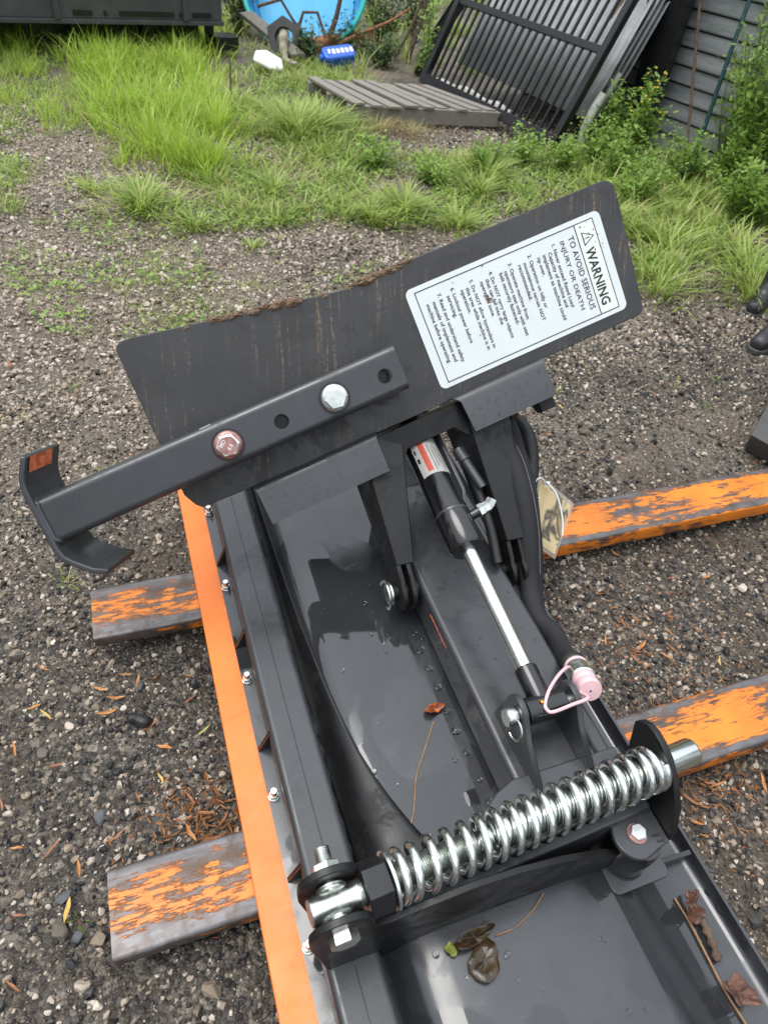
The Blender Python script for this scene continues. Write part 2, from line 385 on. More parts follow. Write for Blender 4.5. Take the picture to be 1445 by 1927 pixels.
def empty(name, loc, label=None, cat=None, group=None):
    e = bpy.data.objects.new(name, None); col.objects.link(e); e.location = loc; e.empty_display_size = .1
    ORG[e.name] = Vector(loc); return tag(e, label, cat, group)
def arc(cx, cy, r, a0, a1, n=10): return [(cx + r * math.cos(R(a0 + (a1 - a0) * i / n)), cy + r * math.sin(R(a0 + (a1 - a0) * i / n))) for i in range(n + 1)]
def rrect(x0, y0, x1, y1, r, n=5):
    return arc(x1 - r, y0 + r, r, -90, 0, n) + arc(x1 - r, y1 - r, r, 0, 90, n) + arc(x0 + r, y1 - r, r, 90, 180, n) + arc(x0 + r, y0 + r, r, 180, 270, n)
def spline(pts, n=8):
    P = [Vector(p) for p in pts]; P = [P[0] * 2 - P[1]] + P + [P[-1] * 2 - P[-2]]; out = []
    for i in range(1, len(P) - 2):
        for k in range(n):
            t = k / n; a, b, c, d = P[i - 1:i + 3]
            out.append(.5 * ((2 * b) + (c - a) * t + (2 * a - 5 * b + 4 * c - d) * t * t + (3 * b - a - 3 * c + d) * t ** 3))
    out.append(P[-2]); return out
def text_mesh(body, size_w, o, ex, ey, ez, name, mat, parent, lift=.0006, height=None, stretch_h=1.0, bold=0.0):
    c = bpy.data.curves.new(name, 'FONT'); c.body = body; c.size = 1.0; c.fill_mode = 'FRONT'; c.resolution_u = 2
    c.space_character = 1.02; c.offset = bold
    ob = bpy.data.objects.new(name, c); col.objects.link(ob)
    dg = bpy.context.evaluated_depsgraph_get(); me = bpy.data.meshes.new_from_object(ob.evaluated_get(dg))
    bpy.data.objects.remove(ob); bpy.data.curves.remove(c)
    n = len(me.vertices); co = np.zeros(n * 3); me.vertices.foreach_get('co', co); co = co.reshape(-1, 3)
    w = co[:, 0].max() - co[:, 0].min(); sx = size_w / w; sy = (height / (co[:, 1].max() - co[:, 1].min()) if height else sx * stretch_h)
    o, ex, ey, ez = (np.array(q) for q in (o, ex, ey, ez))
    org = np.array(ORG[parent.name])
    P = o + np.outer((co[:, 0] - co[:, 0].min()) * sx, ex) + np.outer(co[:, 1] * sy, ey) + ez * lift - org
    me.vertices.foreach_set('co', P.ravel()); me.update(); me.materials.clear(); me.materials.append(MAT[mat])
    me.name = name
    t = bpy.data.objects.new(name, me); col.objects.link(t); t.parent = parent; ORG[t.name] = Vector(org); return t
X, Y, Z = V(1, 0, 0), V(0, 1, 0), V(0, 0, 1)

# ---------------------------------------------------------------- ground
def gh(x, y):
    d = min(1.0, max(0.0, (math.hypot(x - .5, y - .8) - .6) / 2.0))
    return d * (.018 * math.sin(1.3 * x + .7) * math.cos(1.1 * y) + .02 * noise.noise((x * .9, y * .9, 0)))
xs = np.concatenate([[-250, -120, -50, -20, -10], np.arange(-6, 14, .14), [18, 30, 60, 120, 250]])
ys = np.concatenate([[-250, -120, -50, -20, -8], np.arange(-4, 15, .14), [18, 30, 60, 120, 250]])
gv = [(x, y, gh(x, y) if (-6 < x < 14 and -4 < y < 15) else 0.0) for y in ys for x in xs]
nx = len(xs)
gf = [(j * nx + i, j * nx + i + 1, (j + 1) * nx + i + 1, (j + 1) * nx + i) for j in range(len(ys) - 1) for i in range(nx - 1)]
g = MB().add(gv, gf).build('ground', 'ground')
tag(g, 'dark wet gravel and soil yard', None, None, 'structure')

# ---------------------------------------------------------------- forks
def fork(yc, w, mat, label, x1=3.4):
    ztop, zb, r = .100, .040, .010
    m = MB(); y0, y1 = -w / 2, w / 2
    prof = rrect(y0, zb, y1, ztop, r, 4)
    sec = [(-.222, .0), (-.218, .003)] + [(x, .004) for x in (-.1, .3, .8, 1.4, 2.2, x1)]
    vs = []; n = len(prof)
    for (x, gexp) in sec:
        k = .97 if x < -.221 else 1.0
        thick = 1.0 if x > .6 else .62 + .38 * max(0, (x + .22) / .82)
        for (yy, zz) in prof: vs.append((x, yc + yy * k, ztop - (ztop - zz) * thick))
    fs = [(i * n + k, i * n + (k + 1) % n, (i + 1) * n + (k + 1) % n, (i + 1) * n + k) for i in range(len(sec) - 1) for k in range(n)]
    fs += [tuple(range(n)), tuple((len(sec) - 1) * n + k for k in range(n))]
    m.add(vs, fs)
    root = empty('lift_fork', (-.222, yc, .04), label, 'fork', 'orange lift forks under the blade')
    m.build('blade', mat, root, sharp=50)
    # upright heel of the fork, out of the picture
    h = MB(); h.prism([(x1 - .002, .04), (x1 + .06, .04), (x1 + .06, .62), (x1 - .002, .62)], (0, yc, 0), X, Z, -Y, -w / 2, w / 2)
    h.build('shank', mat, root, bevel=.006)
    return root
fork(.483, .166, 'fork_near', 'nearer orange steel fork with scraped grey tip, under the spring end of the blade')
fork(1.213, .168, 'fork_far', 'farther orange steel fork with scraped grey tip, passing under the warning plate end')

# ---------------------------------------------------------------- the blade attachment
BL = empty('dozer_blade', (.5, .7, .10), 'charcoal dozer blade attachment lying face down across two orange forks', 'dozer blade')
YN, YF = -.38, 1.95
# cutting edge, resting on the forks
m = MB(); m.prism([(.045, .1012), (.150, .1290), (.147, .1420), (.0455, .1150)], (0, 0, 0), X, Z, Y, YN, YF)
edge = m.build('cutting_edge', 'edge_orange', BL, bevel=.002); tag(edge, 'bright orange cutting edge strip along the blade')
prof = [(.108, .146), (.165, .152), (.236, .150), (.256, .158), (.268, .176), (.280, .194), (.296, .206), (.318, .213), (.345, .217), (.42, .222), (.52, .223), (.60, .218), (.685, .204), (.705, .198), (.722, .190), (.790, .156), (.812, .146), (.838, .138), (.905, .134), (.918, .137), (.9245, .147), (.926, .170)]
m = MB(); m.strip(prof, (0, 0, 0), X, Z, -Y, -YF, -YN, .007)
skin = m.build('blade_skin', 'paint_skin', BL, sharp=50)
# added dark sheet painting the trough's dark reflection, its edge sweeping towards the spring
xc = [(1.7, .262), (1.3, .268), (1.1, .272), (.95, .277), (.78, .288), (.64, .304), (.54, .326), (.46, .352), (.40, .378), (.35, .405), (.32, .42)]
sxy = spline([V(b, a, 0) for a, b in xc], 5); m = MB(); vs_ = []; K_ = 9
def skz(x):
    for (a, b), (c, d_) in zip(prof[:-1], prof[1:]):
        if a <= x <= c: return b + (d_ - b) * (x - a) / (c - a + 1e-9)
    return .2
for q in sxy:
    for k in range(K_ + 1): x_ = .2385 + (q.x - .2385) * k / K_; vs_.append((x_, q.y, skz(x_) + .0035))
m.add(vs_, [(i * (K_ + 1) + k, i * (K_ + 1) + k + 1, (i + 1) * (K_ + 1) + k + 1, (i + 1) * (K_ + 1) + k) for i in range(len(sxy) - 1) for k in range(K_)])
refl_sheet = m.build('dark_reflection_sheet', 'paint_shaded', BL, sharp=60); q_ = refl_sheet.modifiers.new('thickness', 'SOLIDIFY'); q_.thickness = .0025; q_.offset = 0
# end plates of the blade
for yy in (YN, YF - .01):
    m = MB(); m.prism([(.112, .12)] + [(x, z - .002) for x, z in prof[1:]] + [(.926, .108), (.88, .104), (.6, .14), (.3, .13)], (0, yy, 0), X, Z, Y, 0, .01); m.build('end_plate', 'paint', BL)
m = MB(); m.prism(rrect(.1345, .151, .2325, .222, .014, 5), (0, 0, 0), X, Z, -Y, -YF + .02, -YN - .02)
tubo = wnorm(m.build('stiffener_tube', 'paint', BL, sharp=40))
m = MB(); m.box2((.182, YN + .02, .2215), (.1835, .24, .2226)); m.box2((.182, .27, .2215), (.1835, YF - .02, .2226)); m.build('weld_seam', 'paint_shaded', tubo)
m = MB()
wp = [V(.238 + rnd.uniform(-.002, .003), YN + .05 + k * .018, .154 + rnd.uniform(-.002, .003)) for k in range(int((YF - YN - .1) / .018))]
m.tube(wp, [.006 + rnd.uniform(-.0015, .002) for _ in wp], 6); m.build('weld_bead', 'paint_shaded', tubo)
gus = MB(); gus.prism([(.1095, .1475), (.1345, .1495), (.1345, .212)], (0, 0, 0), X, Z, Y, -.004, .004)
gedge = MB(); gedge.prism([(.1090, .1475), (.1108, .1478), (.1350, .2095), (.1342, .214)], (0, 0, 0), X, Z, Y, -.0046, -.0038)
first = None
ys_g = [.428 + .278 * k for k in range(-2, 6)]
for yy in ys_g:
    if first is None:
        ORG['_z'] = V(0, 0, 0)
        a = gus.build('gusset', 'paint_shaded', BL); b = gedge.build('rusty_edge', 'rust', a); first = (a, b)
        a.location = (0, yy, 0); BLo = ORG[BL.name]
    else:
        a = first[0].copy(); b = first[1].copy(); col.objects.link(a); col.objects.link(b); a.parent = BL; b.parent = a; a.location = (0, yy, 0)
# plough bolts along the band
def bolt_proto():
    c = V(.1195, 0, .1478)
    s_ = MB().lathe([(.0075, -.012), (.0075, .026), (.0068, .0285)], c, Z, 14).build('edge_bolt', 'zinc', BL)
    MB().lathe([(.0118, .0), (.0118, .003)], c, Z, 20).build('washer', 'zinc', s_)
    MB().hexa(c + Z * .003, Z, .0112, .011).build('nut', 'zinc', s_, smooth=False)
    return s_
bp = bolt_proto(); bch = list(bp.children)
for k in range(-2, 6):
    yy = .305 + .2895 * k
    if k == -2: bp.location = (0, yy, 0)
    else:
        a = bp.copy(); col.objects.link(a); a.parent = BL; a.location = (0, yy, 0); a.rotation_euler = (0, 0, 0)
        for c_ in bch: q = c_.copy(); col.objects.link(q); q.parent = a

# cross rib with the near spring lug
rib = [(.100, .40), (.136, .2222), (.2345, .2222), (.2375, .163), (.262, .176), (.285, .206), (.345, .2172), (.52, .2232), (.685, .2045), (.722, .191)] \
    + [(.725, .262), (.66, .318), (.56, .372), (.46, .405), (.37, .415), (.29, .402), (.238, .392), (.215, .398), (.205, .408)] + arc(.150, .432, .051, -2, 182, 12)
m = MB(); m.prism(rib, (0, .247, 0), X, Z, Y, 0, .012); m.build('spring_lug_rib', 'paint_shaded', BL, bevel=.0015)
m = MB(); m.prism([(.10, .39), (.136, .2222), (.2345, .2222), (.204, .40)] + arc(.150, .432, .051, -2, 182, 12), (0, .318, 0), X, Z, Y, 0, .012)
m.build('spring_lug', 'paint_shaded', BL, bevel=.0015)
m = MB(); m.prism([(.775, .1655), (.79, .157), (.84, .139), (.905, .135), (.9235, .15), (.9235, .166), (.85, .182), (.78, .205)], (0, .222, 0), X, Z, Y, 0, .010); m.build('rib', 'paint', BL, bevel=.001)
# spring bolt with eye, nut, jam nut, washer
by = V(.150, 0, .432)
sb = MB().lathe([(.0125, .243), (.0125, .372), (.0115, .3745)], by, Y, 20).build('lug_bolt', 'zinc', BL)
m = MB()
for k in range(11): m.lathe([(.0125, 0), (.0136, .0012), (.0125, .0024)], by + Y * (.344 + .0028 * k), Y, 18, False)
m.build('thread', 'zinc', sb)
MB().hexa(by + Y * .247, -Y, .0235, .017, .5).build('bolt_head', 'zinc', sb, smooth=False)
MB().hexa(by + Y * .330, Y, .0225, .020, .3).build('nut', 'zinc', sb, smooth=False)
for r_, h0, h1 in ((.024, .2593, .2625), (.022, .2630, .2658), (.024, .3115, .3145), (.022, .3080, .3108)): MB().lathe([(r_, h0), (r_, h1)], by, Y, 24).build('washer', 'zinc', sb)
# spring axis
SA = V(.108, .2870, .432); SBp = V(.800, .336, .420); sx = (SBp - SA).normalized(); SL = (SBp - SA).length
def sp(t): return SA + sx * t
eye = MB().lathe([(.019, .0), (.0215, .0025), (.0215, .080), (.019, .083)], SA, sx, 28).build('rod_eye', 'zinc', BL)
m = MB()
for k in range(6): m.lathe([(.0205, 0), (.0228, .0016), (.0205, .0032)], sp(.0815 + .0034 * k), sx, 24, False)
m.build('thread', 'zinc', eye)
rod = MB().lathe([(.0175, .08), (.0175, .32), (.0262, .322), (.0262, SL + .078), (.0245, SL + .082), (.019, SL + .0822)], SA, sx, 32).build('spring_rod', 'chrome', BL)
m = MB()
for k in range(42): m.lathe([(.0174, 0), (.0222, .0014), (.0174, .0028)], sp(.145 + .0035 * k), sx, 20, False)
m.build('thread', 'zinc', rod)
MB().hexa(sp(.088), sx, .043, .043, .35, .06).build('jam_nut', 'black_metal', rod, bevel=.0015)
MB().lathe([(.022, .1315), (.0455, .1315), (.0455, .1365), (.022, .1365)], SA, sx, 36).build('spring_washer', 'zinc', rod)
# coil spring
e1 = Vector((0, 0, 1)); e1 = (e1 - sx * e1.dot(sx)).normalized(); e2 = sx.cross(e1)
cr, wr = .0368, .0078; turns = 18.6; path = []
s0, s1 = .1365 + wr, SL - .006 - wr
N = int(turns * 26)
def pitch(u):   # closed ends, open middle
    a = 1.0 / turns
    if u < 1.1 * a: return u / (1.1 * a) * .028
    if u > 1 - 1.6 * a: return 1 - .045 + (u - (1 - 1.6 * a)) / (1.6 * a) * .045
    q = (u - 1.1 * a) / (1 - 2.7 * a); return .028 + q * (1 - .045 - .028)
for i in range(N + 1):
    u = i / N; th = 2 * math.pi * turns * u + 2.2
    path.append(sp(s0 + (s1 - s0) * pitch(u)) + (e1 * math.cos(th) + e2 * -math.sin(th)) * cr)
MB().tube(path, wr, 12).build('trip_spring', 'chrome', BL, sharp=60)
# right hand spring bracket: upright ear, cap tab and pivot post
ear = [(.235, .300), (.238, .330), (.262, .388), (.300, .432), (.330, .452), (.358, .462), (.382, .464), (.402, .458), (.415, .447), (.424, .430), (.405, .365), (.392, .300)]
m = MB(); m.prism(ear, (.800, 0, 0), Y, Z, X, 0, .014); brk = m.build('spring_bracket', 'paint_shaded', BL, bevel=.0018)
cap = [(.7995, .232), (.7995, .345), (.745, .345), (.712, .315)] + arc(.742, .262, .046, 160, 262, 10) + [(.770, .226)]
m = MB(); m.prism(cap, (0, 0, 0), X, Y, Z, .304, .316); m.build('cap_tab', 'paint', brk, bevel=.0025)
for k in range(2):
    m = MB(); m.box((.778 + .004 * k, .2485 - .012 * k, .3164), (.016, .0045, .0012), Matrix.Rotation(R(-8), 3, 'Z')); m.build('stamped_mark', 'ink', brk)
cb = MB().hexa((.744, .262, .3175), Z, .0165, .011, .2).build('cap_bolt', 'zinc', BL, smooth=False)
MB().lathe([(.019, .3162), (.019, .3180)], (.744, .262, 0), Z, 24).build('washer', 'reddish_metal', cb)
text_mesh('8.8', .013, (.7375, .2640, .3286), X, Y, Z, 'lettering', 'zinc', cb, .0004, .0055)
post = MB().lathe([(.0425, .196), (.0425, .262), (.0440, .2625), (.0440, .292), (.041, .3035)], (.753, .256, 0), Z, 36).build('pivot_post', 'black_gloss', BL, sharp=45)
m = MB(); m.lathe([(.046, .186), (.0475, .197), (.043, .208)], (.753, .256, 0), Z, 36, False); m.build('weld_bead', 'paint', post)
m = MB(); m.prism(rrect(.700, .196, .832, .318, .014), (0, 0, 0), X, Y, Z, .1925, .2025); m.build('base_pad', 'paint', BL, bevel=.0015)
m = MB(); m.prism([(.722, .19), (.745, .178), (.80, .153), (.826, .143), (.826, .1925), (.722, .1925)], (0, .31, 0), X, Z, -Y, -.003, .008); m.build('pad_rib', 'paint', BL)
# trip lever under the spring and the push beam
lev = [(.272, .274), (.30, .262), (.70, .286), (.786, .292), (.786, .42), (.548, .418), (.505, .402), (.43, .350), (.36, .330), (.285, .318), (.268, .298)]
m = MB(); m.prism(lev, (0, 0, 0), X, Y, Z, .240, .342); m.build('trip_lever', 'paint', BL, bevel=.003)
m = MB(); m.prism(rrect(.5555, .2275, .7855, .3300, .014, 5), (0, 0, 0), X, Z, -Y, -1.26, -.4205); beam = wnorm(m.build('push_beam', 'paint', BL, sharp=40))
m = MB(); m.box((.5552, .80, .305), (.0012, .10, .003)); m.build('rust_scratch', 'worn_orange', beam)
for (xx, zc) in ((.592, .352), (.748, .352)):
    m = MB(); p = [V(xx + rnd.uniform(-.0015, .0015), .40 + .012 * k, .3325) for k in range(13)]; m.tube(p, .0045, 6); m.build('weld_bead', 'paint', beam)
lug = [(.372, .3302), (.565, .3302), (.556, .375), (.548, .405)] + arc(.513, .413, .036, 0, 150, 8) + [(.455, .400), (.385, .352)]
for x0 in (.583, .7015):
    m = MB(); m.prism(lug, (x0, 0, 0), Y, Z, X, 0, .0135); m.build('cylinder_lug', 'paint', BL, bevel=.0025)
# pin with lynch clip at the rod end
pin = MB().lathe([(.0165, .0), (.0185, .002), (.0185, .021), (.0145, .0215), (.0145, .16)], (.560, .508, .412), X, 24).build('clevis_pin', 'zinc', BL)
ring = [V(.570 + .004 * math.sin(a), .497 + .021 * math.cos(a) - .014, .418 + .021 * math.sin(a) - .010) for a in [2 * math.pi * k / 24 for k in range(20)]]
MB().tube(ring, .0022, 8).build('lynch_ring', 'zinc', pin)
# hydraulic cylinder
CA = V(.646, .508, .412); CB = V(.646, 1.42, .522); cx_ = (CB - CA).normalized()
def cp(t): return CA + cx_ * t
cyl = MB().lathe([(.026, -.0445), (.0275, -.043), (.0275, .043), (.026, .0445)], CA, X, 28).build('hydraulic_cylinder', 'black_gloss', BL)
MB().lathe([(.022, .012), (.0245, .022), (.0245, .085), (.022, .088)], CA, cx_, 24).build('rod_collar', 'black_gloss', cyl)
MB().lathe([(.0178, .08), (.0178, .405)], CA, cx_, 28).build('piston_rod', 'chrome', cyl)
MB().lathe([(.020, .392), (.038, .394), (.0425, .400), (.0425, .50), (.0405, .535), (.0405, .90)], CA, cx_, 32).build('barrel', 'black_gloss', cyl, sharp=40)
MB().lathe([(.0426, .492), (.0432, .494), (.0432, .497), (.0424, .499)], CA, cx_, 32, False).build('weld_ring', 'paint', cyl)
MB().hexa(CA + V(-.012, .002, .0215), V(-.2, -.3, 1), .006, .006).lathe([(.003, .005), (.0045, .008), (.003, .012)], CA + V(-.012, .002, .0215), V(-.2, -.3, 1), 10).build('grease_nipple', 'brass', cyl)
# instruction label wrapped on the barrel
lab = MB(); e1 = (Z - cx_ * Z.dot(cx_)).normalized(); e2 = cx_.cross(e1)
def wrap(t0, t1, a0, a1, r, n=10):
    mm = MB(); vs = []
    for t_ in (t0, t1):
        for k in range(n + 1):
            a = R(a0 + (a1 - a0) * k / n); vs.append(cp(t_) + (e1 * math.cos(a) + e2 * math.sin(a)) * r)
    return mm.add(vs, [(k, k + 1, n + 2 + k, n + 1 + k) for k in range(n)])
lb = wrap(.605, .76, -62, 62, .0411).build('instruction_label', 'label_grey', cyl)
wrap(.615, .75, -34, -14, .0414).build('warning_band', 'label_red', cyl)
for k in range(5): wrap(.612 + .012 * (k % 3), .70 - .012 * (k % 2), -4 + 11 * k, -2 + 11 * k, .0414, 2).build('print_line', 'ink', cyl)
for k in range(4): wrap(.755 - .030 * k, .74 - .030 * k, -56, -50 + (k % 2) * 3, .0414, 2).build('print_line', 'ink', cyl)
# port fitting on the cylinder
pf = cp(.475) + V(.036, 0, .014); pd = V(.92, .12, .36).normalized()
MB().lathe([(.012, .0), (.012, .024), (.009, .026)], pf, pd, 20).build('port_stub', 'black_gloss', cyl)
MB().hexa(pf + pd * .024, pd, .0165, .014).build('port_nut', 'zinc', cyl, smooth=False)
m = MB(); m.hexa(pf + pd * .037, pd, .0145, .018); m.hexa(pf + pd * .052, V(.55, .5, .65), .0135, .018); m.build('port_elbow', 'zinc', cyl, smooth=False)
# flat lever bar beside the cylinder
m = MB(); m.prism([(.0, -.004), (.05, -.012), (.26, -.030), (.30, -.022), (.302, -.016), (.27, .008), (.05, .014), (.0, .010)], V(.690, 1.33, .535), V(.04, -.93, -.20).normalized(), V(.35, .2, .85).normalized(), X, -.004, .004)
m.build('steel_lever', 'paint', BL, bevel=.001)
m = MB(); m.lathe([(.017, 0), (.017, .035), (.013, .037), (.013, .12)], V(.735, 1.19, .51), V(.25, -.8, -.35), 20); m.build('hose_ferrule', 'paint', BL)
MB().tube(spline([V(.735, 1.19, .51), V(.76, 1.12, .46), V(.77, 1.02, .40), V(.765, .93, .345)], 8), .013, 12).build('short_hose', 'rubber', BL)

# ---------------------------------------------------------------- mounting plate, lips, warning sticker, parking stand
PO = V(.63029, 1.22769, .6)
PU = V(.94677, .06505, .31526).normalized(); PV = V(-.29378, .57493, .76364); PV = (PV - PU * PV.dot(PU)).normalized(); PN = PU.cross(PV)
def pp(a, b, h=0.0): return PO + PU * a + PV * b + PN * h
out = [(-.582, .028), (-.570, .016), (-.45, .012), (.08, .006), (.628, .008)] + arc(.630, .030, .022, -85, 5, 5) + [(.671, .306)] + arc(.640, .318, .031, 0, 95, 6) \
    + [(.048, .353), (.02, .351), (-.02, .347), (-.05, .348), (-.08, .352), (-.24, .378)] + [(-.545, .431)] + arc(-.562, .408, .024, 70, 175, 6) + [(-.594, .19), (-.596, .06)]
m = MB(); m.prism(out, PO, PU, PV, PN, -.012, 0); plate = m.build('mount_plate', 'paint_plate', BL, bevel=.0018)
def lip(a0, a1, da0, da1):
    # folded lip: a rounded bend then a flat flange coming forward and down
    prof = [(.0125, .0012), (.0125, .008), (.0115, .014), (.008, .019), (.003, .022), (-.005, .0250), (-.084, .036)]
    mm = MB(); n = len(prof); vs = []
    for th in (0.0, .010):
        for k, (b, h) in enumerate(prof):
            f = k / (n - 1)
            vs += [pp(a0 + da0 * f, b, h + .001 - th), pp(a1 + da1 * f, b, h + .001 - th)]
    fs = []
    for k in range(n - 1):
        i = 2 * k; j = 2 * n + 2 * k
        fs += [(i, i + 1, i + 3, i + 2), (j, j + 2, j + 3, j + 1), (i, i + 2, j + 2, j), (i + 1, j + 1, j + 3, i + 3)]
    fs += [(0, 2 * n, 2 * n + 1, 1), (2 * n - 2, 2 * n - 1, 4 * n - 1, 4 * n - 2)]
    mm.add(vs, fs); return mm
lip(-.445, -.115, .008, -.012).build('lower_lip', 'paint', plate, sharp=45)
lip(.080, .345, .030, -.006).build('lower_lip', 'paint', plate, sharp=45)
# mud crusted along the upper edge of the plate
mm = MB(); bmx = bmesh.new()
def lump(mb, c, r, ex, ey, ez):
    n1, n2 = 8, 5; vs = []
    for j in range(n2 + 1):
        ph = math.pi * j / n2
        for k in range(n1):
            a = 2 * math.pi * k / n1; q = r * rnd.uniform(.7, 1.25)
            vs.append(c + ex * (math.sin(ph) * math.cos(a) * q * 2.0) + ey * (math.sin(ph) * math.sin(a) * q * .8) + ez * (math.cos(ph) * q * .7))
    mb.add(vs, [(j * n1 + k, j * n1 + (k + 1) % n1, (j + 1) * n1 + (k + 1) % n1, (j + 1) * n1 + k) for j in range(n2) for k in range(n1)])
def top_b(a):
    if a < -.545: return .42
    if a < -.24: return .431 + (a + .545) / .305 * (.378 - .431)
    if a < -.08: return .378 + (a + .24) / .16 * (.352 - .378)
    return .350
for k in range(130):
    a = rnd.choice([rnd.uniform(-.43, -.10), rnd.uniform(-.40, -.16), rnd.uniform(-.04, .12), rnd.uniform(-.02, .06)])
    lump(mm, pp(a, top_b(a) + rnd.uniform(-.006, .003), rnd.uniform(-.012, .001)), rnd.uniform(.003, .0085) * (1.5 if -.26 < a < -.14 or -.01 < a < .06 else 1.0), PU, PV, PN)
for k in range(14):
    a = rnd.uniform(-.56, .05); lump(mm, pp(a, rnd.uniform(.2, top_b(a) - .01), .0), rnd.uniform(.0012, .0028), PV, PU, PN)
crust = mm.build('mud_crust', 'mud', plate); tag(crust, 'brown mud crusted along the upper edge of the plate', kind='stuff')
# sticker
def quadp(a0, b0, a1, b1, h, r=0.0):
    mm = MB(); poly = rrect(a0, b0, a1, b1, r, 5) if r else [(a0, b0), (a1, b0), (a1, b1), (a0, b1)]
    mm.prism(poly, PO, PU, PV, PN, h - .0006, h); return mm
stk = quadp(.077, .0385, .610, .2905, .0014, .016).build('warning_sticker', 'sticker_white', BL); tag(stk, 'white warning sticker with black print')
quadp(.5375, .0515, .587, .2775, .0018).build('header_panel', 'sticker_header', stk)
for (a0, b0, a1, b1) in ((.0985, .0495, .1007, .2785), (.5868, .0495, .5890, .2785), (.1007, .0495, .5868, .0517), (.1007, .2763, .5868, .2785), (.5352, .0517, .5374, .2763)):
    quadp(a0, b0, a1, b1, .0021).build('border_line', 'ink', stk)
LINES = [("WARNING", .5465, .214, .145, .026, .022), ("TO AVOID SERIOUS", .512, .257, .186, .0155, 0), ("INJURY OR DEATH", .488, .254, .174, .0155, 0),
 ("1. Never exceed Rated Load", .469, .255, .158, 0, 0), ("Capacity of machine and", .454, .241, .139, 0, 0), ("implement as machine could", .4385, .241, .166, 0, 0), ("tip over.", .423, .241, .047, 0, 0),
 ("2. Operation on hilly or", .4015, .255, .134, 0, 0), ("mountainous terrain NOT", .385, .242, .147, 0, 0), ("recommended.", .370, .242, .089, 0, 0),
 ("3. Operate machine from", .347, .255, .141, 0, 0), ("operators seat only with seat", .332, .242, .165, 0, 0), ("belt securely fastened.", .318, .242, .129, 0, 0),
 ("4. Do NOT carry large objects", .294, .255, .168, 0, 0), ("that can fall into the", .280, .242, .115, 0, 0), ("operators zone.", .2655, .242, .089, 0, 0),
 ("5. Do NOT allow bystanders in", .241, .255, .172, 0, 0), ("this area while machine is in", .226, .242, .158, 0, 0), ("operation.", .212, .242, .059, 0, 0),
 ("6. Lockout power before", .190, .255, .139, 0, 0), ("servicing.", .1745, .242, .055, 0, 0),
 ("7. Read and understand safety", .1535, .255, .173, 0, 0), ("manuals of implement and", .136, .242, .152, 0, 0), ("machine before operating.", .1195, .242, .150, 0, 0)]
for (s_, a, b, wd, hh, bold) in LINES:
    small = hh == 0
    text_mesh(s_, wd, pp(a - (.0035 if small else 0), b, .0018), -PV, PU, PN, 'lettering', 'ink', stk, .0005, hh or None, 1.0, .012 if small else bold or .004)
# alert triangle
def tri(r, h, mat, name):
    c = (.559, .238); P = [(c[0] + r * math.cos(R(k)), c[1] + .92 * r * math.sin(R(k))) for k in (0, 120, 240)]
    mm = MB(); mm.prism(P, PO, PU, PV, PN, h - .0004, h); return mm.build(name, mat, stk)
tri(.0215, .0022, 'ink', 'triangle'); tri(.0165, .0026, 'sticker_header', 'triangle')
text_mesh('!', .003, pp(.5525, .2395, .0024), -PV, PU, PN, 'lettering', 'ink', stk, .0006, .015, 1, .02)
mm = MB()
for k in range(26):
    a, b = (rnd.uniform(.56, .60), rnd.uniform(.2, .288)) if k < 16 else (rnd.uniform(.1, .6), rnd.uniform(.05, .28))
    r_ = rnd.uniform(.0006, .0020); mm.prism([(a + r_ * math.cos(q) * rnd.uniform(.6, 1.4), b + r_ * math.sin(q) * rnd.uniform(.6, 1.6)) for q in [2 * math.pi * j / 7 for j in range(7)]], PO, PU, PV, PN, .0021, .0027)
rs = mm.build('rust_spots', 'rust', stk); tag(rs, kind='stuff')
mm = MB()
for k in range(30):
    a, b = .268 + rnd.gauss(0, .004), .198 + rnd.gauss(0, .006); r_ = rnd.uniform(.0007, .0022)
    mm.prism([(a + r_ * math.cos(q) * rnd.uniform(.6, 1.4), b + r_ * math.sin(q) * rnd.uniform(.6, 1.6)) for q in [2 * math.pi * j / 7 for j in range(7)]], PO, PU, PV, PN, .0024, .0030)
tag(mm.build('dirt_smudge', 'mud', stk), kind='stuff')
# parking stand: square tube, foot, bolts
H0, H1 = .0012, .094
tb = rrect(.0845, H0, .1905, H1, .016, 5)
def ring_poly(mb, a0, a1):
    n = len(tb); vs = []
    for a, sk in ((a0, .38), (a1, 0)): vs += [pp(a - sk * h, b, h) for b, h in tb]
    mb.add(vs, [(k, (k + 1) % n, n + (k + 1) % n, n + k) for k in range(n)])
    return n
m = MB(); n = ring_poly(m, -.838, -.016)
inner = rrect(.0905, H0 + .006, .1845, H1 - .006, .012, 5)
vi = [pp(-.016, b, h) for b, h in inner] + [pp(-.30, b, h) for b, h in inner]
m.add(vi, [(k, (k + 1) % n, n + (k + 1) % n, n + k) for k in range(n)] + [tuple(range(n, 2 * n))])
o_ = len(m.v); m.f += [(n + k, n + (k + 1) % n, 2 * n + (k + 1) % n, 2 * n + k) for k in range(n)]
m.f += [tuple(range(n))]
stand = m.build('parking_stand', 'paint', BL, sharp=40)
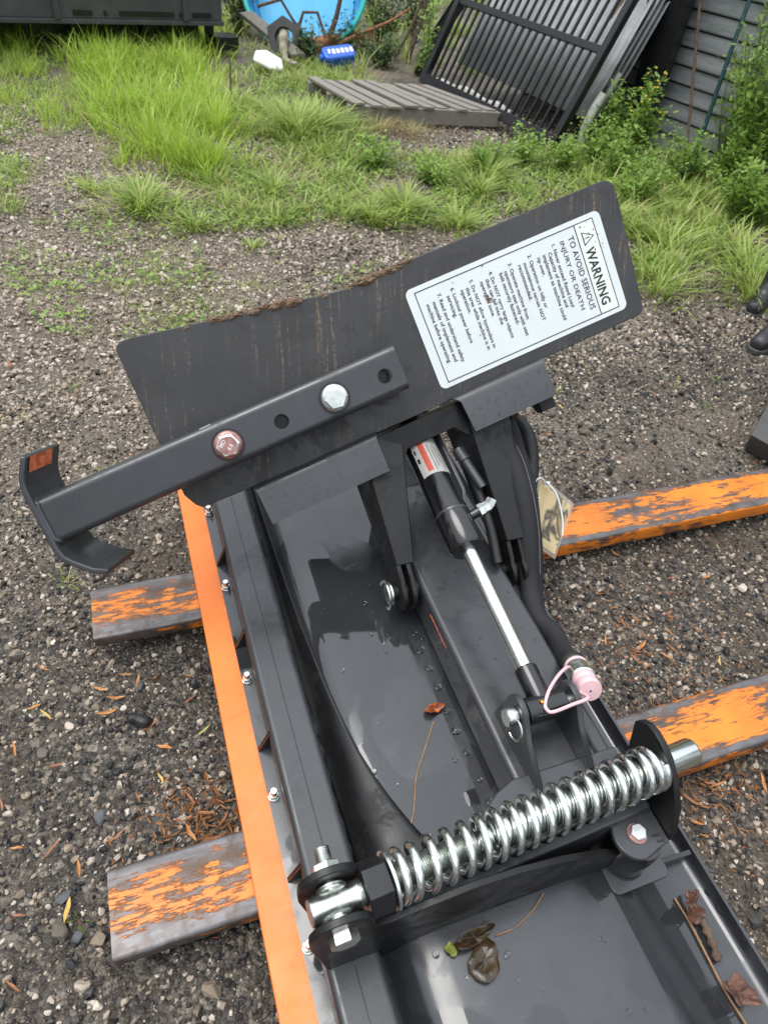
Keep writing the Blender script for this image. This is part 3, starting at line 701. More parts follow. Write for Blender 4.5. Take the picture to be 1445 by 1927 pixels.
# holes are cut by a boolean whose cutter is baked in at once
cut = MB()
for a in (-.318, -.0605): cut.lathe([(.0170, H1 - .03), (.0170, H1 + .02)], pp(a, .1335, 0), PN, 28)
co = cut.build('hole_cutter', 'ink', BL)
bo = stand.modifiers.new('holes', 'BOOLEAN'); bo.operation = 'DIFFERENCE'; bo.object = co; bo.solver = 'EXACT'
dg = bpy.context.evaluated_depsgraph_get(); nm = bpy.data.meshes.new_from_object(stand.evaluated_get(dg))
stand.modifiers.clear(); old = stand.data; stand.data = nm; bpy.data.meshes.remove(old); bpy.data.objects.remove(co)
nm.materials.clear(); nm.materials.append(MAT['paint']); nm.polygons.foreach_set('use_smooth', [True] * len(nm.polygons)); nm.set_sharp_from_angle(angle=R(40)); wnorm(stand)
for a in (-.318, -.0605):
    MB().lathe([(.0171, H1 - .036), (.0171, H1 - .0295)], pp(a, .1335, 0), PN, 28).build('hole_floor', 'ink', stand)
# bent foot
fp = [(-.792, .287), (-.806, .283), (-.852, .238), (-.862, .222), (-.866, .205), (-.872, .062), (-.868, .045), (-.858, .030), (-.812, -.022), (-.760, -.050)]
fp = [(-.828, .286), (-.847, .256), (-.857, .236), (-.862, .214), (-.866, .075), (-.862, .052), (-.850, .034), (-.818, -.002), (-.788, -.020)]
m = MB(); FE = (PN * .92 - PU * .36).normalized(); m.strip(fp, PO + PU * .022, PU, PV, FE, -.012, .112, -.012); foot = m.build('foot_plate', 'paint', stand, bevel=.003)
m = MB(); wpts = [pp(-.834 - .38 * h, b, h) for b, h in tb] ; wpts.append(wpts[0]); m.tube([p + PU * rnd.uniform(-.003, .003) for p in wpts], .0075, 8, False); m.build('weld_bead', 'paint', stand)
m = MB(); fa, fb = Vector((-.847 + .0105, .256 - .0065)), Vector((-.828 + .0105, .286 - .0065))
pq = lambda q, e_: PO + PU * (q.x + .022) + PV * q.y + FE * e_ + (PU * .0012 - PV * .0014)
m.add([pq(fa, .02), pq(fb, .02), pq(fb, .10), pq(fa, .10)], [(0, 1, 2, 3)])
m.build('scraped_patch', 'worn_orange', foot)
m = MB(); m.prism([(-.492, .1872), (-.466, .1874), (-.462, .1905), (-.488, .1906)], PO, PU, PV, PN, .078, .0862); m.build('paint_chip', 'label_grey', stand)
def flange_bolt(a, mat):
    o = pp(a, .1335, H1)
    b = MB().lathe([(.0325, .0), (.0325, .0035), (.030, .0075), (.0255, .0105)], o, PN, 36).build('flange_bolt', mat, stand, sharp=40)
    MB().hexa(o + PN * .008, PN, .0268, .016, .35, .1).build('hex_head', 'zinc', b, smooth=False)
    cp_ = MB().lathe([(.0205, .0), (.0205, .0009)], o + PN * .0238, PN, 28).build('head_face', mat, b)
    ex = (PU * math.cos(R(38)) + PV * math.sin(R(38))); ey = PN.cross(ex)
    text_mesh('MD', .017, o + PN * .0248 + PU * -.013 + PV * .0005, ex, ey, PN, 'lettering', 'white_foam', b, .0003, .009, 1, .01)
    text_mesh('8.8', .014, o + PN * .0248 + PU * .0005 + PV * -.012, ex, ey, PN, 'lettering', 'white_foam', b, .0003, .0085, 1, .01)
    MB().lathe([(.0365, .0002), (.0365, .0009)], o, PN, 32).build('bolt_shadow_disc', 'black_metal', b)  # thin black disc painting the contact shadow round the flange
    return b
tag(flange_bolt(-.4475, 'reddish_metal'), 'flange bolt with reddish head'); tag(flange_bolt(-.187, 'zinc'), 'bright zinc flange bolt')
# frame behind the plate
def hull_arm(c0, w0, d0, c1, w1, d1, name):
    ax = (c1 - c0).normalized(); ex = X; ey = ax.cross(ex).normalized()
    m = MB(); vs = []
    for c, w_, d_ in ((c0, w0, d0), (c1, w1, d1)): vs += [c + ex * (i * w_ / 2) + ey * (j * d_ / 2) for i, j in ((-1, -1), (1, -1), (1, 1), (-1, 1))]
    m.add(vs, [(0, 1, 2, 3), (7, 6, 5, 4)] + [(k, (k + 1) % 4, 4 + (k + 1) % 4, 4 + k) for k in range(4)])
    return m.build(name, 'paint_shaded', BL, bevel=.003)
al = hull_arm(V(.526, .985, .330), .046, .085, V(.535, 1.30, .505), .118, .16, 'frame_arm')
ar = hull_arm(V(.826, .985, .350), .056, .085, V(.815, 1.30, .565), .13, .16, 'frame_arm')
m = MB(); m.box2((.486, 1.0, .322), (.4885, 1.22, .3245)); 
for x0 in (.509, .534, ):
    m = MB(); m.prism([(.905, .262)] + [(.985, .262), (1.02, .33), (.99, .375), (.93, .352)] + arc(.928, .302, .040, 100, 230, 8), (x0, 0, 0), Y, Z, X, -.006, .006); m.build('clevis_ear', 'paint_shaded', al, bevel=.002)
for x0 in (.806, .838):
    m = MB(); m.prism([(.905, .262)] + [(.985, .262), (1.02, .36), (.99, .395), (.93, .352)] + arc(.928, .302, .040, 100, 230, 8), (x0, 0, 0), Y, Z, X, -.006, .006); m.build('clevis_ear', 'paint_shaded', ar, bevel=.002)
pv = MB().lathe([(.017, -.075), (.017, .345)], V(.553, .938, .300), X, 20).build('pivot_pin', 'paint_shaded', BL)
MB().lathe([(.026, -.0755), (.030, -.073), (.030, -.068), (.024, -.066)], V(.553, .938, .300), X, 24).build('pin_collar', 'zinc', pv)
ring = [V(.474, .938 + .034 * math.cos(a), .297 + .034 * math.sin(a)) for a in [2 * math.pi * k / 24 for k in range(17)]]
MB().tube(ring, .0036, 8).build('lynch_ring', 'zinc', pv)
m = MB(); m.lathe([(.034, -.022), (.034, -.006)], V(.553, .938, .300), X, 24); m.build('spacer', 'paint_shaded', pv)
# hitch box closing the middle of the plate from behind
m = MB(); m.prism([(-.20, -.004), (.20, -.004), (.155, -.085), (.11, -.105), (.075, -.062), (-.055, -.062), (-.10, -.112), (-.165, -.09)], PO, PU, PV, PN, -.06, -.0125); hb = m.build('hitch_plate', 'paint_shaded', BL, bevel=.002)
m = MB(); m.prism([(-.30, .04), (.34, .04), (.34, .16), (-.30, .16)], PO, PU, PV, PN, -.15, -.0125); m.build('back_channel', 'paint_shaded', BL, bevel=.003)
for (a0, a1) in ((.300, .342), (.228, .250)):
    m = MB(); m.prism([(-.010, -.07), (-.09, -.065), (-.122, -.03), (-.118, .004), (-.02, .004)] if a0 > .26 else [(-.010, -.07), (-.10, -.065), (-.116, -.045), (-.10, -.02), (-.02, -.02)], PO, PV, PN, PU, a0, a1); m.build('latch_ear', 'paint_shaded', plate, bevel=.002)
# hoses in a fabric sleeve, looping down to the coupler
def hose(pts, r, name, mat='hose'):
    p = spline([V(q[0] - (.030 if q[1] > .75 else .0), q[1], q[2]) for q in pts], 8); return MB().tube(p, [r * (1 + .05 * math.sin(k * .7)) for k in range(len(p))], 16).build(name, mat, BL, sharp=60)
h1 = hose([(.80, 1.36, .50), (.872, 1.25, .545), (.895, 1.13, .500), (.897, 1.00, .405), (.885, .905, .300), (.868, .82, .258), (.850, .74, .262), (.820, .66, .300), (.785, .60, .375)], .026, 'hose_sleeve')
h2 = hose([(.84, 1.40, .47), (.925, 1.30, .525), (.940, 1.16, .470), (.932, 1.02, .37), (.912, .91, .262), (.885, .83, .222)], .026, 'hose_sleeve')
h3 = hose([(.93, 1.46, .40), (.975, 1.36, .47), (1.012, 1.28, .475), (1.015, 1.205, .425), (.985, 1.13, .36), (.955, 1.03, .28), (.935, .95, .235)], .022, 'hydraulic_hose', 'rubber')
p = spline([V(.842, 1.25, .545), V(.865, 1.13, .500), V(.867, 1.00, .405), V(.855, .905, .300)], 26)
m = MB()
for i in range(0, len(p) - 1, 1):
    a, b = p[i] + V(.024, -.012, .010), p[min(i + 1, len(p) - 1)] + V(.024, -.012, .010); m.tube([a, a + (b - a) * .55], .0009, 5)
m.build('stitching', 'stitch', h1)
# quick coupler with pink dust cap and lanyard
k0 = V(.785, .600, .375); k1 = V(.752, .508, .425); kd = (k1 - k0).normalized(); kl = (k1 - k0).length
cpl = MB().lathe([(.018, -.02), (.021, .0), (.021, .020), (.0255, .022), (.0255, .044), (.028, .046), (.028, .062), (.026, .064)], k0, kd, 28).build('hose_coupler', 'zinc', BL, sharp=40)
capm = MB().lathe([(.0245, .062), (.0248, .066), (.0248, .074), (.0210, .078), (.0210, .084), (.0240, .086), (.0250, .092), (.0250, .104), (.0235, .108), (.004, .1088)], k0, kd, 32).build('dust_cap', 'pink_plastic', cpl, sharp=40)
MB().lathe([(.0022, .1084), (.0022, .1092)], k0, kd, 12).build('cap_dimple', 'ink', cpl)
kc = k0 + kd * .012
m = MB(); rr = []
e1 = kd.orthogonal().normalized(); e2 = kd.cross(e1)
for q in range(25): a = 2 * math.pi * q / 24; rr.append(kc + (e1 * math.cos(a) + e2 * math.sin(a)) * .0225)
m.tube(rr, .0038, 8, False)
m.tube(spline([kc + V(-.018, -.002, .008), V(.735, .575, .418), V(.700, .556, .430), V(.664, .530, .436), V(.640, .505, .438), V(.636, .492, .438), V(.645, .483, .439), V(.690, .486, .440), V(.728, .490, .440), k0 + kd * .098 + V(-.022, -.004, .0)], 8), .0036, 8)
m.build('lanyard', 'pink_plastic', cpl)

# ---------------------------------------------------------------- document pouch tied to the hose
po = V(.995, 1.10, .33)
pouch = empty('document_pouch', (.99, 1.05, .24), 'small clear plastic pouch with a printed card, zip tied to the black hose', 'pouch')
c4 = [V(1.005, 1.175, .385), V(1.085, 1.085, .335), V(1.000, .985, .235), V(.935, 1.045, .265)]
nrm = (c4[1] - c4[0]).cross(c4[3] - c4[0]).normalized()
if nrm.z < 0: nrm = -nrm
def sheet(pts, th, nm, mat, sub=8, wav=.004):
    mm = MB(); vs = []
    for s_ in (0, 1):
        for j in range(sub + 1):
            for i in range(sub + 1):
                a, b = i / sub, j / sub
                q = (pts[0] * (1 - a) + pts[1] * a) * (1 - b) + (pts[3] * (1 - a) + pts[2] * a) * b
                vs.append(q + nrm * (wav * math.sin(3.1 * a + 1.7 * b) + th * s_))
    N1 = sub + 1; M1 = N1 * N1; fs = []
    for j in range(sub):
        for i in range(sub):
            k = j * N1 + i; fs += [(k, k + 1, k + N1 + 1, k + N1), (M1 + k, M1 + k + N1, M1 + k + N1 + 1, M1 + k + 1)]
    rim = [i for i in range(N1)] + [j * N1 + sub for j in range(1, N1)] + [sub * N1 + i for i in range(sub - 1, -1, -1)] + [j * N1 for j in range(sub - 1, 0, -1)]
    fs += [(rim[k], M1 + rim[k], M1 + rim[(k + 1) % len(rim)], rim[(k + 1) % len(rim)]) for k in range(len(rim))]
    return mm.add(vs, fs).build(nm, mat, pouch)
sheet(c4, .0016, 'plastic_sleeve', 'pouch')
cc = sum(c4, V(0, 0, 0)) / 4
sheet([cc + (q - cc) * .88 + nrm * .0026 for q in c4], .001, 'card', 'card')
zt = MB(); zr = [V(.988, 1.135, .372) + (V(.024, .01, 0) * math.cos(a) + V(-.004, .012, .026) * math.sin(a)) for a in [2 * math.pi * k / 20 for k in range(21)]]
zt.tube(zr, .0022, 6, False); zt.box(V(1.006, 1.128, .392), (.010, .009, .008)); zt.tube(spline([V(1.006, 1.128, .392), V(1.020, 1.095, .378), V(1.024, 1.045, .335), V(1.016, 1.010, .300)], 6), .0024, 6)
zt.build('zip_tie', 'white_plastic', pouch)

# ---------------------------------------------------------------- gravel (too many to count: one field of stones)
def inpoly(x, y, poly):
    c = False; j = len(poly) - 1
    for i in range(len(poly)):
        (xi, yi), (xj, yj) = poly[i], poly[j]
        if (yi > y) != (yj > y) and x < (xj - xi) * (y - yi) / (yj - yi) + xi: c = not c
        j = i
    return c
protos = bpy.data.collections.new('stone_shapes')
def rock_mesh(seed, subdiv=1, flat=.72):
    bm = bmesh.new(); bmesh.ops.create_icosphere(bm, subdivisions=subdiv, radius=1.0); rr = random.Random(seed)
    off = Vector((rr.uniform(0, 50), rr.uniform(0, 50), rr.uniform(0, 50)))
    # knock off a few facets
    planes = [(Vector((rr.gauss(0, 1), rr.gauss(0, 1), rr.gauss(0, 1))).normalized(), rr.uniform(.42, .78)) for _ in range(13)]
    for v in bm.verts:
        p = v.co.copy()
        for n_, d_ in planes:
            k = p.dot(n_)
            if k > d_: p -= n_ * (k - d_)
        p *= 1 + .16 * noise.noise(v.co * 1.7 + off)
        v.co = Vector((p.x * rr.uniform(.98, 1.02), p.y * .82, p.z * flat))
    me = bpy.data.meshes.new('stone'); bm.to_mesh(me); bm.free()
    me.polygons.foreach_set('use_smooth', [True] * len(me.polygons)); me.set_sharp_from_angle(angle=R(28)); me.materials.append(MAT['stone']); return me
rocks = [rock_mesh(s, 2, .6 + .03 * s) for s in range(14)]
for k, me in enumerate(rocks):
    ob = bpy.data.objects.new('stone_shape', me); protos.objects.link(ob)
def scatter(n, x0, x1, y0, y1, dlo, dhi, light, keep=None):
    xy = np.stack([nrs.uniform(x0, x1, n), nrs.uniform(y0, y1, n)], 1)
    if keep is not None:
        m_ = np.array([keep(a, b) for a, b in xy]); xy = xy[m_]
    n = len(xy); d_ = dlo * (dhi / dlo) ** (nrs.rand(n) ** 1.9)
    lt = nrs.rand(n) < light + .34 * np.clip((xy[:, 1] - .9) / .9, 0, 1) * np.clip((1.6 - xy[:, 0]) / 1.0, 0, 1)
    tone = np.where(lt, nrs.uniform(.58, 1.0, n), nrs.uniform(0, .50, n))
    return xy, d_, tone
def keep_view(x, y):     # only what the camera can reach, with a margin
    return x < 1.75 + .95 * (y + .2) and x > -1.05
def lightness(x, y): return .30 + .22 * min(1, max(0, (y - 1.2) / 2.0))
def keep_far(x, y): return keep_view(x, y) and (noise.noise((x * .8, y * .8, 5)) > -.30 or rnd.random() < .4)
def keep_clear(x, y):
    q = noise.noise((x * 1.1 + 3, y * 1.1, 2.0)); return keep_view(x, y) and (q > -.22 or rnd.random() < .45)
sets = [scatter(92000, -1.05, 3.6, -.5, 2.3, .005, .0155, .34, keep_clear), scatter(27000, -1.05, 3.6, -.5, 2.4, .012, .027, .44, keep_clear), scatter(900, -1.05, 3.6, -.4, 2.6, .026, .042, .45, keep_view),
        scatter(66000, -1.2, 4.6, 2.2, 6.2, .012, .034, .70, keep_far), scatter(1500, -1.2, 4.6, 2.2, 6.0, .025, .048, .6, keep_far)]
xy = np.concatenate([s[0] for s in sets]); dm = np.concatenate([s[1] for s in sets]); tone = np.concatenate([s[2] for s in sets])
n = len(xy)
zz = np.array([gh(a, b) for a, b in xy]) + dm * nrs.uniform(-.02, .30, n)
me = bpy.data.meshes.new('gravel'); me.vertices.add(n); me.vertices.foreach_set('co', np.column_stack([xy, zz]).ravel().astype(np.float32))
def attr(nm, typ, arr, key): a = me.attributes.new(nm, typ, 'POINT'); a.data.foreach_set(key, arr.ravel())
attr('tone', 'FLOAT', tone.astype(np.float32), 'value')
attr('shape', 'INT', nrs.randint(0, len(rocks), n).astype(np.int32), 'value')
attr('turn', 'FLOAT_VECTOR', np.column_stack([nrs.normal(0, .45, n), nrs.normal(0, .45, n), nrs.uniform(0, 6.283, n)]).astype(np.float32), 'vector')
sc_ = (dm / 2)[:, None] * nrs.uniform(.75, 1.25, (n, 3)); attr('size', 'FLOAT_VECTOR', sc_.astype(np.float32), 'vector')
gravel = bpy.data.objects.new('gravel', me); col.objects.link(gravel)
tag(gravel, 'loose wet grey and beige gravel covering the yard', None, None, 'stuff')
ng = bpy.data.node_groups.new('lay_stones', 'GeometryNodeTree')
ng.interface.new_socket('Geometry', in_out='INPUT', socket_type='NodeSocketGeometry'); ng.interface.new_socket('Geometry', in_out='OUTPUT', socket_type='NodeSocketGeometry')
gi = ng.nodes.new('NodeGroupInput'); go = ng.nodes.new('NodeGroupOutput'); ip = ng.nodes.new('GeometryNodeInstanceOnPoints'); ci = ng.nodes.new('GeometryNodeCollectionInfo')
ci.inputs['Collection'].default_value = protos; ci.inputs['Separate Children'].default_value = True; ci.inputs['Reset Children'].default_value = True
def named(nm, typ): a = ng.nodes.new('GeometryNodeInputNamedAttribute'); a.data_type = typ; a.inputs['Name'].default_value = nm; return a.outputs[0]
ip.inputs['Pick Instance'].default_value = True
ng.links.new(gi.outputs[0], ip.inputs['Points']); ng.links.new(ci.outputs[0], ip.inputs['Instance'])
ng.links.new(named('shape', 'INT'), ip.inputs['Instance Index']); ng.links.new(named('turn', 'FLOAT_VECTOR'), ip.inputs['Rotation']); ng.links.new(named('size', 'FLOAT_VECTOR'), ip.inputs['Scale'])
ng.links.new(ip.outputs[0], go.inputs[0])
gm = gravel.modifiers.new('lay_stones', 'NODES'); gm.node_group = ng

# ---------------------------------------------------------------- single larger stones one can pick out
plain('stone_olive', (.13, .115, .085), .55, 0, .4, 60, .5); plain('stone_tan', (.26, .20, .15), .6, 0, .35, 60, .5); plain('stone_slate', (.085, .088, .095), .45, 0, .35, 60, .4); plain('stone_pale', (.42, .38, .32), .6, 0, .25, 60, .4)
ST = [((-.327, .511), .058, 'stone_olive', 'olive grey stone lying beside the small sprout left of the near fork'), ((-.294, .490), .030, 'stone_slate', 'smaller pale grey stone tucked against the brown pebble'),
      ((-.257, .470), .044, 'stone_tan', 'smooth brown oval pebble just left of the near fork tip'), ((-.316, .572), .042, 'stone_slate', 'flat grey stone beside the orange leaf near the fork tip'),
      ((-.064, .322), .048, 'stone_tan', 'angular tan stone below the near fork'), ((-.243, .711), .040, 'stone_slate', 'dark slate coloured stone above the near fork tip'),
      ((-.072, .659), .040, 'stone_pale', 'pale greenish stone close to the orange edge above the near fork'), ((-.131, 1.023), .040, 'stone_slate', 'flat grey stone under the foot end of the stand'),
      ((-.425, 1.202), .038, 'stone_tan', 'beige stone at the left edge of the yard'), ((-.143, 1.994), .046, 'stone_pale', 'round white pebble left of the tilted plate'),
      ((1.44, 1.345), .060, 'stone_pale', 'pale flat stone beside the far fork'), ((2.557, 1.865), .055, 'stone_pale', 'whitish pebble by the grey slab, farther of two'), ((2.44, 1.763), .055, 'stone_pale', 'whitish pebble by the grey slab, nearer of two'), ((1.30, 2.02), .09, 'stone_tan', 'broad pale stone behind the hose loop')]
for k, ((x, y), d_, mt, lab) in enumerate(ST):
    me_ = rock_mesh(40 + k, 3, .6); me_.materials.clear(); me_.materials.append(MAT[mt])
    ob = bpy.data.objects.new('stone', me_); col.objects.link(ob); ob.location = (x, y, gh(x, y) + d_ * .22); ob.scale = (d_ / 2,) * 3; ob.rotation_euler = (rnd.uniform(-.2, .2), rnd.uniform(-.2, .2), rnd.uniform(0, 6))
    tag(ob, lab, 'stone', 'larger stones among the gravel')

# ---------------------------------------------------------------- fallen leaves
def leaf_mesh(L, W, curl, twist, seed):
    rr = random.Random(seed); vs = []; fs = []; n_ = 6
    for i in range(n_ + 1):
        t_ = i / n_; w_ = W * math.sin(math.pi * min(1, t_ * .96 + .03)) ** .8 * (1 - .25 * t_)
        x_ = L * (t_ - .5); z_ = curl * L * (4 * (t_ - .5) ** 2); sgn = rr.uniform(-.12, .12) * W
        vs += [(x_, -w_ / 2 + sgn, z_ + w_ * .25), (x_, sgn, z_), (x_, w_ / 2 + sgn, z_ + w_ * (.25 + twist * t_))]
    for i in range(n_):
        a = 3 * i; fs += [(a, a + 1, a + 4, a + 3), (a + 1, a + 2, a + 5, a + 4)]
    return vs, fs
LP = []
for k in range(6):
    vs, fs = leaf_mesh(rnd.uniform(.042, .058), rnd.uniform(.008, .012), rnd.uniform(.05, .2), rnd.uniform(-.5, .8), k)
    me_ = bpy.data.meshes.new('fallen_leaf'); me_.from_pydata(vs, [], fs); me_.polygons.foreach_set('use_smooth', [True] * len(fs)); LP.append(me_)
lm = {}
for k, (nm, c0, c1) in enumerate([('leaf_a', (.34, .12, .03), (.50, .22, .06)), ('leaf_b', (.20, .07, .03), (.33, .13, .05)), ('leaf_c', (.42, .27, .06), (.55, .38, .10)), ('leaf_d', (.30, .36, .06), (.44, .45, .12))]):
    tt = NT(nm); tt.set(color=tt.ramp(tt.noise(120, 3), [(.3, c0), (.7, c1)]), rough=.5); lm[k] = tt.m
lv = [(-.348, .997, 2), (-.226, 1.042, 0), (-.136, 1.036, 0), (-.211, .969, 0), (-.09, .84, 0), (.004, .856, 3), (-.107, .764, 2), (-.341, .676, 1), (-.290, .617, 0), (-.408, .697, 0), (-.312, .540, 2), (-.356, 1.133, 0), (-.26, 1.555, 1), (-.182, 1.47, 1), (-.478, 2.585, 1),
      (-.165, 1.065, 0), (-.19, 1.0, 0), (-.05, .70, 1), (-.02, .655, 1), (-.06, .62, 0), (-.01, .60, 1), (-.03, .575, 2), (.01, .63, 1), (-.075, .655, 1), (-.045, .56, 1), (-.16, .73, 1), (-.21, .66, 1), (-.12, .90, 1), (-.02, .95, 1), (-.33, .86, 1), (-.42, .93, 0), (-.38, 1.03, 0), (-.44, .80, 1), (-.40, .56, 1), (-.36, .35, 0), (-.22, .30, 0), (-.41, .44, 1),
      (1.214, .768, 1), (1.298, .727, 0), (1.28, .808, 1), (1.172, .373, 1), (1.19, .365, 0), (1.446, .668, 2), (1.553, 1.301, 2), (1.473, 1.75, 0), (1.966, 1.796, 3), (1.31, .332, 0), (1.20, .74, 1), (1.25, .78, 0), (1.22, .71, 1), (1.36, .80, 1), (1.15, .82, 0), (1.33, .74, 1), (1.40, .86, 1), (1.24, .86, 1), (1.70, 1.55, 1), (1.55, 1.62, 0), (1.85, 1.62, 1), (2.1, 1.9, 1), (1.62, 1.9, 2), (1.9, 2.2, 3), (1.38, 1.12, 0), (1.10, .35, 1), (1.62, .95, 0), (1.75, 1.1, 1), (1.5, .98, 1), (1.08, .30, 0), (1.5, .45, 1)]
NM = ['orange', 'rusty brown', 'yellow tan', 'yellow green']
for (x, y, ck) in lv:
    ob = bpy.data.objects.new('fallen_leaf', rnd.choice(LP)); col.objects.link(ob)
    if not ob.data.materials: ob.data.materials.append(lm[0])
    ob.material_slots[0].link = 'OBJECT'; ob.material_slots[0].material = lm[ck]
    ob.location = (x, y, gh(x, y) + rnd.uniform(.009, .016)); ob.rotation_euler = (rnd.uniform(-.25, .25), rnd.uniform(-.25, .25), rnd.uniform(0, 6.28)); s_ = rnd.uniform(.65, 1.0); ob.scale = (s_, s_ * rnd.uniform(.8, 1.2), s_)
    if x < .5:
        side = 'in the leaf pile by the orange edge' if abs(x + .03) < .07 and .5 < y < .72 else 'below the near fork' if y < .4 and x > -.3 else 'left of the near fork tip' if y < .72 else 'at the far left edge' if x < -.3 else 'between the two fork tips' if y < 1.1 else 'beside the parking stand foot'
    else:
        side = 'between the forks right of the blade' if y < 1.1 and y > .5 else 'below the near fork right of the blade' if y <= .5 else 'behind the far fork'
    tag(ob, 'narrow %s fallen leaf on the gravel %s' % (NM[ck], side), 'leaf', 'fallen leaves on the gravel %s' % side)
# crumbs of leaf litter nobody could count
vs = []; fs = []
for k in range(1900):
    c_ = rnd.choice([(-.03, .62, .07), (1.26, .77, .16), (1.2, .4, .1), (None,), (2.2, 5.5, .35), (3.0, 6.2, .4), (1.5, 6.6, .35)])
    if c_[0] is None: x, y = rnd.uniform(-.7, 3.2), rnd.uniform(.0, 4.2)
    else: x, y = rnd.gauss(c_[0], c_[2]), rnd.gauss(c_[1], c_[2])
    if -.0 < x - .05 < .9 and y < 1.4: continue
    v_, f_ = leaf_mesh(rnd.uniform(.008, .03), rnd.uniform(.002, .006), .1, .3, k); a = rnd.uniform(0, 6.28); o = len(vs)
    vs += [(x + p[0] * math.cos(a) - p[1] * math.sin(a), y + p[0] * math.sin(a) + p[1] * math.cos(a), gh(x, y) + .010 + p[2]) for p in v_]; fs += [tuple(i + o for i in q) for q in f_]
tag(MB().add(vs, fs).build('leaf_litter', 'litter'), 'crumbs of brown leaf litter on the gravel', None, None, 'stuff')

# ---------------------------------------------------------------- leaves, twigs and water lying on the blade
def blob_leaf(name, o, L, W, rot, mat, label, lobes=0, curl=.006, seed=1, tilt=(0, 0)):
    rr = random.Random(seed); n_ = 26; ring = []
    for k in range(n_):
        a = 2 * math.pi * k / n_
        rad = 1.0 + (.42 * abs(math.sin(a * lobes / 2)) - .2 if lobes else 0) + rr.uniform(-.05, .05)
        ring.append((L / 2 * rad * math.cos(a), W / 2 * rad * math.sin(a) * (1 - .25 * math.cos(a))))
    mm = MB(); vs = []
    for f_ in (0.12, .55, 1.0):
        for (px_, py_) in ring: vs.append((px_ * f_, py_ * f_, curl * (f_ ** 2) * (1 + .8 * math.sin(7 * px_ / L + 5 * py_ / W)) + rr.uniform(0, curl * .5)))
    fs = [(j * n_ + k, j * n_ + (k + 1) % n_, (j + 1) * n_ + (k + 1) % n_, (j + 1) * n_ + k) for j in (0, 1) for k in range(n_)] + [tuple(range(n_))]
    M_ = Matrix.Rotation(rot, 3, 'Z') @ Matrix.Rotation(tilt[0], 3, 'X') @ Matrix.Rotation(tilt[1], 3, 'Y')
    mm.add([Vector(o) + M_ @ Vector(p) for p in vs], fs)
    ob = mm.build(name, mat, None, o); tag(ob, label, 'leaf'); s_ = ob.modifiers.new('thickness', 'SOLIDIFY'); s_.thickness = .0007; return ob
def twig(name, pts, r, mat, label):
    ob = MB().tube(spline([V(*p) for p in pts], 8), r, 7).build(name, mat, None, pts[0]); return tag(ob, label, 'twig')
blob_leaf('fallen_leaf', (.500, .652, .2250), .052, .022, .15, 'orange_leaf', 'small orange red leaf on the blade skin left of the push beam', 0, .008, 3)
twig('leaf_stalk', [(.486, .625, .2248), (.455, .585, .2255), (.405, .52, .2240), (.385, .478, .2235), (.365, .44, .222), (.325, .40, .216)], .0015, 'twig', 'thin brown stalk trailing down the blade skin from the orange leaf')
blob_leaf('wet_leaf', (.402, .176, .2230), .070, .052, .9, 'wet_leaf', 'wet dark brown leaf lying flat below the cross rib', 0, .006, 5)
blob_leaf('wet_leaf', (.398, .214, .2245), .085, .026, .15, 'wet_leaf', 'narrow wet brown leaf folded against the larger leaf below the rib', 0, .010, 6)
blob_leaf('wet_leaf', (.350, .210, .2220), .022, .016, 1.9, 'leaf_green', 'tiny yellow green leaf tip beside the wet leaves', 3, .006, 7)
twig('leaf_stalk', [(.437, .205, .2255), (.475, .205, .2265), (.520, .220, .2270), (.556, .240, .2275)], .0012, 'twig', 'long reddish leaf stalk pointing right from the wet leaves')
blob_leaf('dry_leaf', (.865, .140, .146), .060, .030, 1.0, 'brown_leaf', 'crumpled brown leaf in the gutter near the pivot post', 5, .014, 8)
blob_leaf('dry_leaf', (.862, -.010, .146), .062, .044, -.6, 'brown_leaf', 'brown lobed leaf lower in the gutter', 5, .013, 9)
tag(MB().tube(spline([V(.874, .118, .145), V(.872, .095, .146), V(.868, .07, .145), V(.860, .045, .144)], 6), [.008 + .003 * math.sin(k * 1.3) for k in range(19)], 9).build('bark_piece', 'bark', None, (.87, .07, .14)), 'dark strip of bark lying in the gutter of the blade', 'bark')
twig('twig', [(.848, .165, .1405), (.850, .115, .1415), (.846, .055, .1415), (.843, .0, .1415), (.846, -.05, .1415), (.845, -.09, .1415)], .0022, 'twig', 'long thin straw coloured twig along the gutter')
# droplets of rain on plate, lips, beam, tube and skin
vs = []; fs = []
def drop(o, nrm, r, h):
    nrm = nrm.normalized(); e1 = nrm.orthogonal().normalized(); e2 = nrm.cross(e1); k0 = len(vs); S = 8
    sx_, sy_ = rnd.uniform(.7, 1.3), rnd.uniform(.7, 1.3)
    for (q, hh) in ((1.0, 0.0), (.86, .55), (.5, .88)):
        for k in range(S):
            a = 2 * math.pi * k / S; vs.append(o + (e1 * math.cos(a) * sx_ + e2 * math.sin(a) * sy_) * (r * q) + nrm * (h * hh))
    vs.append(o + nrm * h)
    for j in (0, 1):
        for k in range(S): fs.append((k0 + j * S + k, k0 + j * S + (k + 1) % S, k0 + (j + 1) * S + (k + 1) % S, k0 + (j + 1) * S + k))
    for k in range(S): fs.append((k0 + 2 * S + k, k0 + 2 * S + (k + 1) % S, k0 + 3 * S))
lipn = (PV * .011 + PN * .079).normalized()
for (a0, a1) in ((-.43, -.13), (.11, .34)):
    for k in range(48):
        q = rnd.random() ** .8; b = -.010 - .070 * q; h_ = .0258 + .0098 * q; drop(pp(rnd.uniform(a0, a1), b, h_ + .0012), lipn, rnd.uniform(.0010, .0042), .0016)
for k in range(60): drop(pp(rnd.uniform(-.56, .64), rnd.uniform(.02, .34), .0002), PN, rnd.uniform(.0008, .0030), .0012)
for k in range(26): drop(pp(rnd.uniform(-.50, -.14), rnd.uniform(.016, .035), .0002), PN, rnd.uniform(.0015, .005), .0018)
